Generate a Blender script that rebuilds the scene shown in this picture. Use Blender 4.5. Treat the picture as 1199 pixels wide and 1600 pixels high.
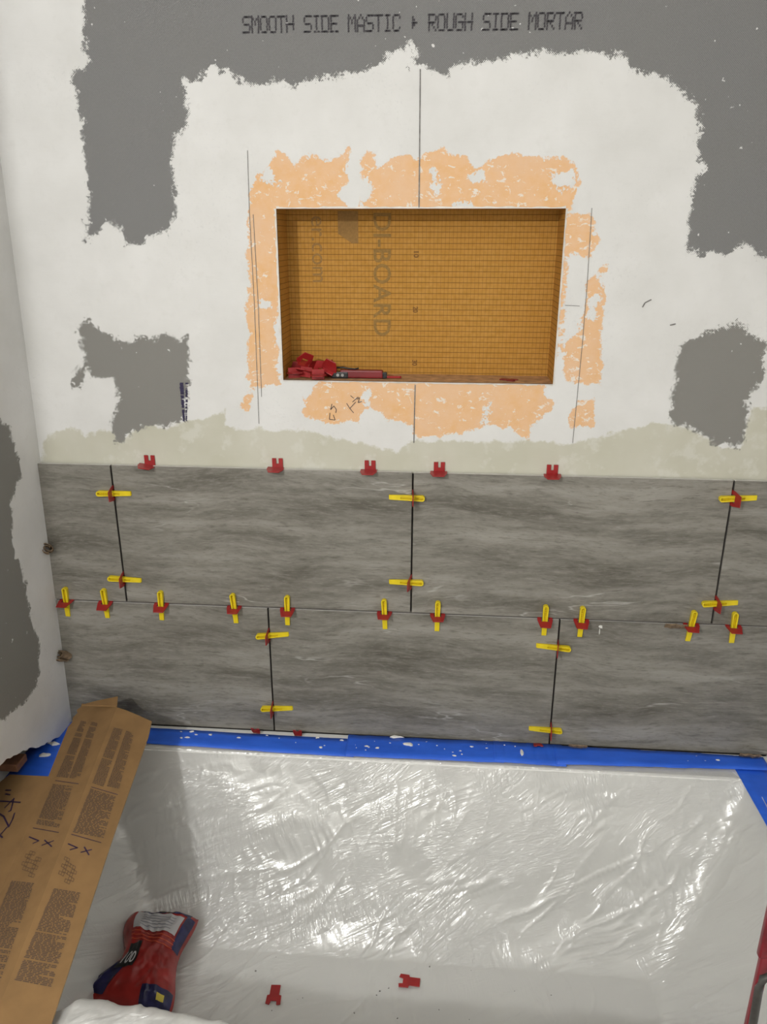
import bpy, bmesh, math, random, json
import numpy as np
from mathutils import Matrix, Vector
for o in list(bpy.data.objects): bpy.data.objects.remove(o)
scene = bpy.context.scene
COL = scene.collection
random.seed(7)

# ---------------------------------------------------------------- camera
cam_data = bpy.data.cameras.new('camera'); cam = bpy.data.objects.new('camera', cam_data); COL.objects.link(cam)
cam_data.sensor_fit = 'VERTICAL'; cam_data.sensor_height = 36.0
cam_data.lens = 36.0 * 1215.28 / 1600.0
cam_data.clip_start = 0.02
def look(pitch, yaw, roll):
    cy, sy, cp, sp = math.cos(yaw), math.sin(yaw), math.cos(pitch), math.sin(pitch)
    f = Vector((sy*cp, cy*cp, sp)); r = Vector((cy, -sy, 0)); u = r.cross(f)
    cr, sr = math.cos(roll), math.sin(roll)
    r2 = cr*r + sr*u; u2 = -sr*r + cr*u
    return Matrix(((r2.x, u2.x, -f.x), (r2.y, u2.y, -f.y), (r2.z, u2.z, -f.z)))
cam.matrix_world = Matrix.Translation((.0594, -1.4626, 1.4584)) @ look(-.3421, -.08, .0017).to_4x4()
scene.camera = cam

# ---------------------------------------------------------------- world, lamp, exposure
world = bpy.data.worlds.new('world'); scene.world = world; world.use_nodes = True
world.node_tree.nodes['Background'].inputs[0].default_value = (.9, .95, 1, 1)
world.node_tree.nodes['Background'].inputs[1].default_value = .0
lamp_data = bpy.data.lights.new('bathroom_lamp', 'POINT'); lamp_data.energy = 68; lamp_data.shadow_soft_size = .045
lamp_data.color = (1.0, .995, .98)
lamp = bpy.data.objects.new('bathroom_lamp', lamp_data); COL.objects.link(lamp); lamp.location = (-.765, -2.2, 1.985)
vs = scene.view_settings
vs.view_transform = 'Standard'; vs.look = 'None'; vs.gamma = 1.0; vs.use_curve_mapping = False
vs.exposure = 0.0

DATA = json.loads('''{"grey":[[[-0.5383,2.0223],[-0.5636,1.8297],[-0.5674,1.7924],[-0.5733,1.7735],[-0.5708,1.7495],[-0.5687,1.7389],[-0.5903,1.7226],[-0.6072,1.7081],[-0.598,1.6912],[-0.5949,1.6712],[-0.5913,1.6459],[-0.5943,1.6049],[-0.5953,1.5524],[-0.5935,1.5202],[-0.6052,1.4766],[-0.6156,1.4433],[-0.5913,1.4611],[-0.5708,1.4799],[-0.5479,1.4689],[-0.5327,1.4435],[-0.5148,1.4401],[-0.493,1.4524],[-0.4703,1.4624],[-0.455,1.4591],[-0.4469,1.4822],[-0.4383,1.4985],[-0.434,1.52],[-0.4368,1.5413],[-0.4385,1.5728],[-0.4366,1.5936],[-0.4262,1.6192],[-0.4152,1.6394],[-0.4009,1.6463],[-0.4031,1.6743],[-0.4059,1.7077],[-0.3902,1.7065],[-0.3671,1.715],[-0.3516,1.7283],[-0.3388,1.7205],[-0.3222,1.7193],[-0.3032,1.7036],[-0.2789,1.7014],[-0.2455,1.7039],[-0.2104,1.6977],[-0.1904,1.7052],[-0.1683,1.7097],[-0.1354,1.7141],[-0.1028,1.7175],[-0.0703,1.7304],[-0.0489,1.7442],[-0.0276,1.7514],[-0.0107,1.7595],[-0.005,1.7389],[-0.0166,1.724],[0.0048,1.7266],[0.0263,1.7178],[0.0393,1.7129],[0.0582,1.7202],[0.0792,1.7265],[0.1107,1.7308],[0.1421,1.7341],[0.1731,1.742],[0.2042,1.7434],[0.2356,1.7393],[0.2767,1.7424],[0.3081,1.7374],[0.3373,1.7324],[0.349,1.7193],[0.3832,1.7068],[0.4062,1.7037],[0.4283,1.6904],[0.4447,1.6752],[0.4589,1.6609],[0.4724,1.637],[0.467,1.608],[0.4744,1.5835],[0.4904,1.5666],[0.4723,1.5437],[0.4706,1.5082],[0.4739,1.4668],[0.4729,1.4405],[0.4976,1.4268],[0.524,1.4333],[0.5466,1.427],[0.5658,1.4429],[0.5843,1.4419],[0.5977,1.425],[0.6115,1.4198],[0.6584,1.404],[0.8029,1.5278],[0.7052,1.9871]],[[-0.6474,1.2982],[-0.636,1.3078],[-0.6181,1.2997],[-0.6075,1.283],[-0.5835,1.2724],[-0.5589,1.2654],[-0.5332,1.2693],[-0.5013,1.2733],[-0.4733,1.2772],[-0.4515,1.269],[-0.4343,1.28],[-0.4357,1.2341],[-0.4411,1.1846],[-0.4471,1.1593],[-0.455,1.1119],[-0.4757,1.1128],[-0.4902,1.097],[-0.521,1.1028],[-0.5426,1.0959],[-0.5659,1.0875],[-0.5881,1.066],[-0.6011,1.0683],[-0.6049,1.092],[-0.5992,1.1181],[-0.5857,1.1441],[-0.5866,1.1696],[-0.592,1.1897],[-0.6124,1.1919],[-0.6352,1.1965],[-0.6411,1.2102],[-0.655,1.1836],[-0.6777,1.1706],[-0.6789,1.1807],[-0.6647,1.1986],[-0.6507,1.2163],[-0.641,1.2313],[-0.6454,1.2558],[-0.6489,1.2777]],[[0.5722,1.3126],[0.5833,1.306],[0.5996,1.2938],[0.6177,1.2849],[0.6338,1.268],[0.6314,1.2485],[0.6403,1.2278],[0.639,1.2079],[0.6261,1.1959],[0.6156,1.1898],[0.62,1.154],[0.62,1.1237],[0.6201,1.0929],[0.6118,1.0778],[0.5965,1.0862],[0.5794,1.082],[0.5651,1.0917],[0.5541,1.1039],[0.537,1.1084],[0.5096,1.1202],[0.4788,1.122],[0.4834,1.1515],[0.4821,1.1995],[0.4812,1.2348],[0.4844,1.2639],[0.4946,1.2812],[0.5168,1.2849],[0.5322,1.2953],[0.5535,1.3034]]],"beige":[[[-0.7595,1.0285],[-0.749,1.0624],[-0.7395,1.0812],[-0.7212,1.0869],[-0.6845,1.0916],[-0.6601,1.075],[-0.6253,1.0876],[-0.6017,1.0855],[-0.5878,1.0686],[-0.566,1.0862],[-0.5421,1.1011],[-0.5207,1.1054],[-0.4999,1.0915],[-0.4593,1.108],[-0.4132,1.1179],[-0.3803,1.1275],[-0.3694,1.1379],[-0.3728,1.1059],[-0.3402,1.0936],[-0.3115,1.1007],[-0.2735,1.0924],[-0.2478,1.0969],[-0.2097,1.0964],[-0.1782,1.088],[-0.1467,1.0784],[-0.1088,1.0728],[-0.0584,1.0636],[-0.0269,1.0578],[-0.0108,1.0788],[0.0041,1.083],[0.0316,1.0772],[0.0539,1.0803],[0.1033,1.0839],[0.1403,1.0822],[0.1893,1.0833],[0.2502,1.0847],[0.2992,1.0794],[0.3462,1.0944],[0.4043,1.1106],[0.4503,1.1239],[0.4795,1.1257],[0.5098,1.119],[0.5536,1.0989],[0.5857,1.0797],[0.6184,1.0804],[0.6217,1.1201],[0.6269,1.1542],[0.6536,1.1595],[0.7239,1.156],[0.9234,0.9613],[-0.8139,0.9088]]],"orange":[[[-0.2991,1.5219],[-0.2956,1.543],[-0.2831,1.5597],[-0.2631,1.57],[-0.2577,1.5864],[-0.2437,1.5956],[-0.2303,1.5904],[-0.224,1.577],[-0.2129,1.5697],[-0.2043,1.5861],[-0.1827,1.5901],[-0.1694,1.5819],[-0.1547,1.5828],[-0.1321,1.5847],[-0.1195,1.5999],[-0.1257,1.5632],[-0.1214,1.5477],[-0.1351,1.5383],[-0.1422,1.5247],[-0.1277,1.5068],[-0.1221,1.4961],[-0.2527,1.4962],[-0.2485,1.3771],[-0.2588,1.3079],[-0.262,1.2364],[-0.257,1.1801],[-0.2717,1.1873],[-0.3187,1.1766],[-0.3236,1.2234],[-0.3163,1.2837],[-0.3185,1.3307],[-0.3073,1.3768],[-0.3084,1.4218],[-0.3046,1.4876]],[[-0.106,1.4983],[-0.1023,1.5299],[-0.0974,1.5692],[-0.1041,1.5815],[-0.0872,1.5957],[-0.0772,1.5814],[-0.0705,1.5691],[-0.0537,1.5731],[-0.037,1.5842],[-0.0148,1.5882],[-0.0015,1.583],[0.0128,1.591],[0.0379,1.6009],[0.0569,1.5908],[0.0823,1.5856],[0.1017,1.5683],[0.1157,1.5744],[0.1391,1.5883],[0.1715,1.5921],[0.1937,1.584],[0.2156,1.5799],[0.2478,1.5827],[0.2681,1.5726],[0.276,1.5676],[0.2739,1.5545],[0.2804,1.529],[0.2679,1.5084],[0.2636,1.4939]],[[0.2598,1.4855],[0.2823,1.4939],[0.2987,1.4939],[0.3074,1.4824],[0.3091,1.4645],[0.3272,1.4476],[0.3103,1.439],[0.3076,1.4186],[0.2995,1.4218],[0.2742,1.4303],[0.2695,1.3912],[0.2708,1.3469],[0.2695,1.2901],[0.2696,1.2436],[0.2649,1.2435],[0.2588,1.4981]],[[0.3091,1.3893],[0.3416,1.4133],[0.3363,1.3981],[0.3217,1.3871],[0.3377,1.3718],[0.3389,1.3474],[0.3387,1.3137],[0.3452,1.2446],[0.3458,1.2009],[0.3156,1.1968],[0.2896,1.1988],[0.2772,1.2058],[0.2743,1.2437],[0.2766,1.2729],[0.2995,1.2905],[0.3059,1.336],[0.3081,1.375]],[[-0.1857,1.1875],[-0.1972,1.1737],[-0.2128,1.1559],[-0.216,1.1358],[-0.2088,1.1232],[-0.1837,1.1199],[-0.175,1.1137],[-0.1538,1.1065],[-0.1436,1.1144],[-0.1059,1.1177],[-0.097,1.1405],[-0.0858,1.1495],[-0.0684,1.1398],[-0.0523,1.1225],[-0.0275,1.1205],[-0.0062,1.1095],[-0.001,1.0919],[0.0164,1.0884],[0.0659,1.0933],[0.1003,1.0991],[0.1207,1.1097],[0.1535,1.1141],[0.1879,1.1085],[0.2207,1.0891],[0.2213,1.118],[0.2411,1.1296],[0.2626,1.1473],[0.2641,1.1596],[0.244,1.1739],[0.2472,1.1957],[0.0629,1.1976],[-0.1817,1.1961]],[[0.3101,1.1653],[0.3359,1.1682],[0.34,1.1488],[0.3405,1.1167],[0.3013,1.1122],[0.2925,1.1331]],[[-0.3386,1.141],[-0.3279,1.1714],[-0.3183,1.1616],[-0.325,1.1337]]],"white":[[[-0.2772,1.5638],[-0.2585,1.5699],[-0.2458,1.546],[-0.2555,1.5355],[-0.2815,1.5471]],[[0.0255,1.5656],[0.0365,1.5686],[0.0353,1.5275],[0.0263,1.5317]],[[0.0909,1.5623],[0.113,1.5602],[0.1137,1.5448],[0.0971,1.5449]],[[0.2278,1.5617],[0.2709,1.5646],[0.2676,1.5393],[0.2466,1.5291],[0.2312,1.5445]],[[0.0672,1.5108],[0.0927,1.517],[0.1122,1.5034],[0.0708,1.5013]],[[-0.1089,1.5455],[-0.0874,1.561],[-0.0796,1.5298],[-0.1025,1.5067]],[[-0.2935,1.3425],[-0.2693,1.3427],[-0.2723,1.3311],[-0.2917,1.3309]],[[-0.2612,1.3079],[-0.2515,1.308],[-0.2535,1.2606],[-0.2656,1.2664]],[[0.3164,1.3584],[0.3275,1.3607],[0.3261,1.3136],[0.3119,1.3191]],[[0.1278,1.1448],[0.1418,1.1549],[0.1439,1.1101],[0.1368,1.1049]],[[-0.1104,1.1652],[-0.0832,1.1756],[-0.0895,1.1507]]],"leftgrey":[[[-0.1512,1.1625],[-0.0817,1.1131],[-0.074,1.071],[-0.0646,1.0402],[-0.0664,1.0108],[-0.091,0.9989],[-0.1086,0.9787],[-0.1178,0.9558],[-0.1294,0.8942],[-0.1221,0.8643],[-0.1101,0.8248],[-0.1042,0.787],[-0.1048,0.7516],[-0.106,0.7306],[-0.0906,0.6784],[-0.0846,0.645],[-0.1014,0.6242],[-0.1001,0.5929],[-0.1276,0.5715],[-0.1612,0.5625],[-0.2098,0.5722],[-0.2428,0.5785],[-0.3224,0.5999],[-0.4962,0.7173],[-0.3622,1.1474]]],"pencil":[[[0.0017,1.72],[0.0032,1.5035]],[[0.0012,1.1905],[0.0004,1.0765]],[[-0.2993,1.5979],[-0.3016,1.4984],[-0.3014,1.3309],[-0.3047,1.1085]],[[-0.2949,1.493],[-0.2941,1.3309],[-0.2968,1.162]],[[0.3034,1.5032],[0.3065,1.3805],[0.3072,1.2675],[0.3049,1.0834]],[[0.2703,1.3391],[0.2966,1.3381]]],"hand":[[[-0.1633,1.133],[-0.1648,1.1203],[-0.1535,1.1192],[-0.1571,1.1293]],[[-0.1591,1.1506],[-0.1619,1.1393],[-0.1555,1.147],[-0.1506,1.1395],[-0.152,1.1332]],[[-0.1305,1.1524],[-0.1244,1.1425],[-0.113,1.1552]],[[-0.1244,1.1425],[-0.117,1.1339]],[[-0.1228,1.1675],[-0.1167,1.1626]],[[-0.1192,1.1551],[-0.108,1.1653]],[[-0.1105,1.1603],[-0.1055,1.1641],[-0.1081,1.1541],[-0.1006,1.1567]]],"ink":[[-0.4588,1.1868],[-0.4396,1.1871],[-0.4486,1.1121],[-0.4576,1.1119]],"text":[[-0.2966,1.7759],[0.2648,1.7726],[-0.2962,1.8019]],"scr":[[[0.4078,1.3368],[0.4114,1.3447],[0.422,1.3503]],[[0.4599,1.3058],[0.4698,1.3082]]],"vclips":[[-0.6098,0.9608,1,1.5],[-0.6107,0.7691,1,5],[0.0002,0.9686,-1,2],[0.0002,0.7853,-1,1],[0.612,0.9849,1,-1],[0.6124,0.7626,1,-2],[-0.303,0.6486,1,-4],[-0.3053,0.4659,1,-1],[0.308,0.6479,-1,5],[0.3124,0.445,-1,3]],"hclips":[[-0.7452,0.7079,6],[-0.6583,0.7069,8],[-0.5352,0.7075,3],[-0.3759,0.7096,7],[-0.2613,0.7159,1],[-0.0552,0.7141,2],[0.0557,0.7174,-2],[0.277,0.7136,-4],[0.3511,0.7124,-6],[0.5713,0.7133,-12],[0.6545,0.7141,-6]],"tclips":[[-0.5329,1.0171],[-0.2709,1.0184],[-0.0854,1.0179],[0.0513,1.0188],[0.2702,1.0181]],"card":{"K1":[-0.6159,-0.0987,0.515],"K2":[-0.5436,-0.7295,0.425],"A":[-0.5286,-0.1328,0.51],"F1":[-0.7339,-0.0344,0.474],"F2":[-0.6228,-0.7114,0.3926],"FT":[-0.7043,-0.2421,0.447],"FL":[-0.8153,-0.2028,0.412],"R_out":[[-0.0,0.0],[-0.0022,0.2772],[-0.0012,0.5955],[0.0026,1.0053],[0.0661,1.0455],[0.4556,0.9945],[0.9368,0.9902],[1.1169,0.9852],[1.1792,0.0106],[1.0,-0.0]],"L_out":[[-0.0,0.0],[-0.0045,0.3046],[-0.0099,0.5699],[-0.0011,0.7216],[-0.0042,0.9394],[0.015,0.927],[0.029,0.9978],[0.0439,0.9423],[0.0669,1.0061],[0.0879,0.9692],[0.1133,1.0244],[0.1311,1.0119],[0.324,0.948],[0.5537,0.8832],[0.7232,0.8524],[1.0425,0.6968],[1.2186,0.5598],[1.1792,-0.0101],[1.0,0.0]],"F_out":[[0.0035,-0.006],[-0.0002,0.9676],[0.045,1.1203],[0.1873,1.297],[0.7364,1.5678],[1.059,1.3968],[1.0,-0.0],[0.554,0.0431],[0.3191,0.0152]],"R_blk":[[[0.0877,0.1208],[0.0811,0.3608],[0.3141,0.4095],[0.3183,0.1149]],[[0.0811,0.4515],[0.0781,0.679],[0.2982,0.7723],[0.3074,0.4767]],[[0.3375,0.1162],[0.3274,0.7598],[0.4676,0.8058],[0.4937,0.0981]],[[0.6606,0.1577],[0.6376,0.7187],[0.8716,0.7795],[0.9003,0.0815]]],"L_blk":[[[0.0776,0.7536],[0.0809,0.6098],[0.3197,0.4601],[0.3234,0.7532]],[[0.0785,0.4818],[0.0811,0.3108],[0.317,0.2038],[0.3193,0.4456]],[[0.3513,0.755],[0.3465,0.2816],[0.4933,0.2173],[0.4999,0.7418]],[[0.6816,0.7294],[0.6675,0.2526],[0.9182,0.1468],[0.9381,0.6815]]],"R_lin":[[[0.3316,0.134],[0.3185,0.788]],[[0.4999,0.1003],[0.4834,0.7843]],[[0.5303,0.1111],[0.5287,0.3284],[0.5431,0.1972]],[[0.5356,0.4423],[0.5152,0.6353]],[[0.5177,0.47],[0.5322,0.6198]]],"L_lin":[[[0.3379,0.7286],[0.3335,0.1777]],[[0.5139,0.7605],[0.5069,0.1797]],[[0.5444,0.7576],[0.5478,0.5187],[0.5601,0.6163]],[[0.5582,0.4128],[0.5357,0.2151]],[[0.5411,0.4045],[0.5539,0.2063]]],"R_dia":[[0.5928,0.1601],[0.5682,0.1785],[0.6218,0.4781],[0.5827,0.5006]],"L_dia":[[0.6169,0.6461],[0.5841,0.6919],[0.6448,0.3374],[0.6026,0.3085]],"F_lin":[[[0.1483,0.9017],[0.1489,0.4022]],[[0.1795,0.7108],[0.131,0.5916],[0.1937,0.5429],[0.1975,0.5812]],[[0.0892,0.8816],[0.088,0.7566]],[[0.1098,0.8393],[0.112,0.7239]],[[0.2132,0.7645],[0.2244,0.6483],[0.2717,0.43],[0.2338,0.4168],[0.2051,0.4288]],[[0.3295,0.5777],[0.2754,0.4672]],[[0.2951,0.7119],[0.3245,0.4696]]],"back":[[-0.6178,-0.0941,0.515],[-0.6311,-0.0586,0.515],[-0.6707,-0.0792,0.515],[-0.6943,-0.0957,0.515]]},"bar":{"left":[[0.3807,-0.86,0.8505],[0.3839,-0.86,0.6977]],"grey":[[0.3833,-0.88,0.7889],[0.3764,-0.88,0.7832],[0.3833,-0.88,0.7241]]},"tubclips":[[-0.2349,-0.3914,0.075],[0.0193,-0.3394,0.075]],"bag":[[-0.5672,-0.2596,0.1],[-0.5424,-0.2412,0.1],[-0.4338,-0.2774,0.1],[-0.4023,-0.4144,0.1],[-0.464,-0.4261,0.1],[-0.5744,-0.4017,0.1]],"bits":[[-0.7743,-0.004,0.8397],[-0.7762,-0.004,0.5807],[0.5396,-0.004,0.7031],[0.3657,-0.004,0.3969],[0.7313,-0.004,0.4029],[-0.343,-0.004,0.3964],[-0.2479,-0.004,0.3986],[0.2798,-0.004,0.3983]]}''')
Z0 = .713              # height of the joint between the two tile rows
WY = .012              # face of the back wall board; tiles stand proud of it
TW, TH, GAP = .6090, .3045, .0032
RIM = .400             # height of the bathtub rim

# ---------------------------------------------------------------- helpers
def tag(o, label=None, cat=None, group=None, kind=None):
    if label: o['label'] = label
    if cat: o['category'] = cat
    if group: o['group'] = group
    if kind: o['kind'] = kind
    return o
def mesh(name, verts, faces, mats=None, smooth=False, fm=None):
    me = bpy.data.meshes.new(name)
    me.from_pydata([tuple(map(float, v)) for v in verts], [], [tuple(map(int, f)) for f in faces])
    for m in (mats if isinstance(mats, (list, tuple)) else [mats] if mats else []): me.materials.append(m)
    if fm is not None: me.polygons.foreach_set('material_index', np.asarray(fm, dtype=np.int32))
    if smooth: me.polygons.foreach_set('use_smooth', np.ones(len(me.polygons), dtype=bool))
    me.update()
    return me
def obj(name, me, parent=None, loc=None, rot=None):
    o = bpy.data.objects.new(name, me); COL.objects.link(o)
    if parent is not None: o.parent = parent
    if loc is not None: o.location = loc
    if rot is not None: o.rotation_euler = rot
    return o
def empty(name, loc=(0, 0, 0)):
    o = bpy.data.objects.new(name, None); COL.objects.link(o); o.location = loc; o.empty_display_size = .02
    return o
class MB:
    def __init__(s): s.v = []; s.f = []; s.m = []
    def add(s, vs, fs, mi=0):
        b = len(s.v); s.v += [tuple(v) for v in vs]; s.f += [tuple(i + b for i in f) for f in fs]; s.m += [mi]*len(fs)
    def box(s, x0, x1, y0, y1, z0, z1, mi=0, M=None):
        vs = [Vector((x, y, z)) for z in (z0, z1) for y in (y0, y1) for x in (x0, x1)]
        if M is not None: vs = [M @ v for v in vs]
        s.add(vs, [(0, 2, 3, 1), (4, 5, 7, 6), (0, 1, 5, 4), (2, 6, 7, 3), (0, 4, 6, 2), (1, 3, 7, 5)], mi)
    def prism(s, out, z0, z1, mi=0, M=None):
        n = len(out); vs = [Vector((x, y, z0)) for x, y in out] + [Vector((x, y, z1)) for x, y in out]
        if M is not None: vs = [M @ v for v in vs]
        s.add(vs, [tuple(range(n))[::-1], tuple(range(n, 2*n))] + [(i, (i+1) % n, n+(i+1) % n, n+i) for i in range(n)], mi)
    def tube(s, pts, r, seg=8, mi=0):
        pts = [Vector(p) for p in pts]; b = []
        for i, p in enumerate(pts):
            d = (pts[min(i+1, len(pts)-1)] - pts[max(i-1, 0)]).normalized()
            a = d.cross(Vector((.3, .2, .93))).normalized(); c = d.cross(a)
            b += [p + r*(math.cos(2*math.pi*k/seg)*a + math.sin(2*math.pi*k/seg)*c) for k in range(seg)]
        fs = [(i*seg+k, i*seg+(k+1) % seg, (i+1)*seg+(k+1) % seg, (i+1)*seg+k) for i in range(len(pts)-1) for k in range(seg)]
        fs += [tuple(range(seg))[::-1], tuple(range((len(pts)-1)*seg, len(pts)*seg))]
        s.add(b, fs, mi)
    def mesh(s, name, mats, smooth=False): return mesh(name, s.v, s.f, mats, smooth, s.m)
def bevel(me, w, seg=2):
    bm = bmesh.new(); bm.from_mesh(me)
    bmesh.ops.remove_doubles(bm, verts=bm.verts, dist=1e-6)
    bmesh.ops.recalc_face_normals(bm, faces=bm.faces)
    es = [e for e in bm.edges if len(e.link_faces) == 2 and e.calc_face_angle(0) > .6]
    bmesh.ops.bevel(bm, geom=es, offset=w, segments=seg, affect='EDGES', profile=.6)
    bm.to_mesh(me); bm.free(); return me
def fixn(me):
    bm = bmesh.new(); bm.from_mesh(me); bmesh.ops.recalc_face_normals(bm, faces=bm.faces); bm.to_mesh(me); bm.free(); return me
_lat = {}
def vnoise(x, y, seed=0):
    if seed not in _lat: _lat[seed] = np.random.RandomState(seed).rand(256, 256)
    L = _lat[seed]; xi = np.floor(x).astype(int); yi = np.floor(y).astype(int); fx = x-xi; fy = y-yi
    fx = fx*fx*fx*(fx*(fx*6-15)+10); fy = fy*fy*fy*(fy*(fy*6-15)+10)
    g = lambda a, b: L[(xi+a) & 255, (yi+b) & 255]
    return (g(0, 0)*(1-fx)+g(1, 0)*fx)*(1-fy) + (g(0, 1)*(1-fx)+g(1, 1)*fx)*fy
def fbm(x, y, seed=0, oc=3):
    a = 0; w = .5; t = 0
    for k in range(oc): a = a + w*vnoise(x*2**k + 17*k, y*2**k + 5*k, seed+k); t += w; w *= .5
    return a/t
def sdf(polys, X, Y):
    out = np.full(X.shape, -9.0)
    for p in polys:
        P = np.array(p); Q = np.roll(P, -1, 0); d2 = np.full(X.shape, 1e9); ins = np.zeros(X.shape, bool)
        for (ax, ay), (bx, by) in zip(P, Q):
            ex, ey = bx-ax, by-ay; wx, wy = X-ax, Y-ay
            t = np.clip((wx*ex+wy*ey)/(ex*ex+ey*ey+1e-12), 0, 1)
            d2 = np.minimum(d2, (wx-ex*t)**2+(wy-ey*t)**2)
            c = ((ay > Y) != (by > Y)) & (X < (bx-ax)*(Y-ay)/(by-ay+1e-12)+ax)
            ins ^= c
        out = np.maximum(out, np.where(ins, 1, -1)*np.sqrt(d2))
    return out

class Mat:
    """small node-graph writer"""
    def __init__(s, name):
        s.m = bpy.data.materials.new(name); s.m.use_nodes = True; s.t = s.m.node_tree
        s.b = s.t.nodes['Principled BSDF']; s.out = s.t.nodes['Material Output']
        s.tc = None
    def n(s, typ, **kw):
        nd = s.t.nodes.new(typ)
        for k, v in kw.items(): setattr(nd, k, v)
        return nd
    def l(s, a, b): s.t.links.new(a, b)
    def put(s, sock, v):
        if hasattr(v, 'is_output'): s.l(v, sock)
        else: sock.default_value = v if not isinstance(v, tuple) or len(v) != 3 or sock.type != 'RGBA' else (*v, 1)
    def obj(s):
        if s.tc is None: s.tc = s.n('ShaderNodeTexCoord')
        return s.tc.outputs['Object']
    def math(s, op, a, b=0.0, c=0.0, clamp=False):
        nd = s.n('ShaderNodeMath', operation=op, use_clamp=clamp)
        for i, v in enumerate((a, b, c)): s.put(nd.inputs[i], v)
        return nd.outputs[0]
    def scale(s, vec, k, off=None):
        nd = s.n('ShaderNodeMapping'); s.l(vec, nd.inputs[0]); nd.inputs['Scale'].default_value = k if isinstance(k, tuple) else (k, k, k)
        if off is not None: s.put(nd.inputs['Location'], off)
        return nd.outputs[0]
    def noise(s, vec, sc=1.0, detail=3.0, rough=.55, dist=0.0):
        nd = s.n('ShaderNodeTexNoise'); s.l(vec, nd.inputs['Vector']); nd.inputs['Scale'].default_value = sc
        nd.inputs['Detail'].default_value = detail; nd.inputs['Roughness'].default_value = rough; nd.inputs['Distortion'].default_value = dist
        return nd.outputs['Fac']
    def rng(s, v, a, b, c=0.0, d=1.0, smooth=False):
        nd = s.n('ShaderNodeMapRange', interpolation_type='SMOOTHSTEP' if smooth else 'LINEAR'); s.put(nd.inputs[0], v)
        for i, q in enumerate((a, b, c, d)): nd.inputs[i+1].default_value = q
        return nd.outputs[0]
    def mix(s, f, a, b, blend='MIX'):
        nd = s.n('ShaderNodeMix', data_type='RGBA', blend_type=blend); s.put(nd.inputs[0], f); s.put(nd.inputs[6], a); s.put(nd.inputs[7], b)
        return nd.outputs[2]
    def ramp(s, f, stops):
        nd = s.n('ShaderNodeValToRGB'); s.l(f, nd.inputs[0]); e = nd.color_ramp.elements
        while len(e) < len(stops): e.new(.5)
        for q, (p, c) in zip(e, stops): q.position = p; q.color = (*c, 1)
        return nd.outputs[0]
    def attr(s, name):
        nd = s.n('ShaderNodeAttribute', attribute_name=name); return nd.outputs['Fac']
    def xyz(s, vec):
        nd = s.n('ShaderNodeSeparateXYZ'); s.l(vec, nd.inputs[0]); return nd.outputs
    def bump(s, h, strength=.5, dist=.002):
        nd = s.n('ShaderNodeBump'); s.l(h, nd.inputs['Height']); nd.inputs['Strength'].default_value = strength; nd.inputs['Distance'].default_value = dist
        s.l(nd.outputs[0], s.b.inputs['Normal'])
    def set(s, color=None, rough=None, **kw):
        if color is not None: s.put(s.b.inputs['Base Color'], color)
        if rough is not None: s.put(s.b.inputs['Roughness'], rough)
        for k, v in kw.items(): s.put(s.b.inputs[k.replace('_', ' ')], v)
        return s.m
def varied(name, c, rough=.5, amt=.12, sc=30, bump=0, **kw):
    M = Mat(name); n = M.noise(M.obj(), sc, 4)
    lo = tuple(v*(1-amt) for v in c); hi = tuple(min(1, v*(1+amt)) for v in c)
    if bump: M.bump(n, bump, .002)
    return M.set(M.mix(M.rng(n, .3, .7), lo, hi), rough, **kw)

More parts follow.
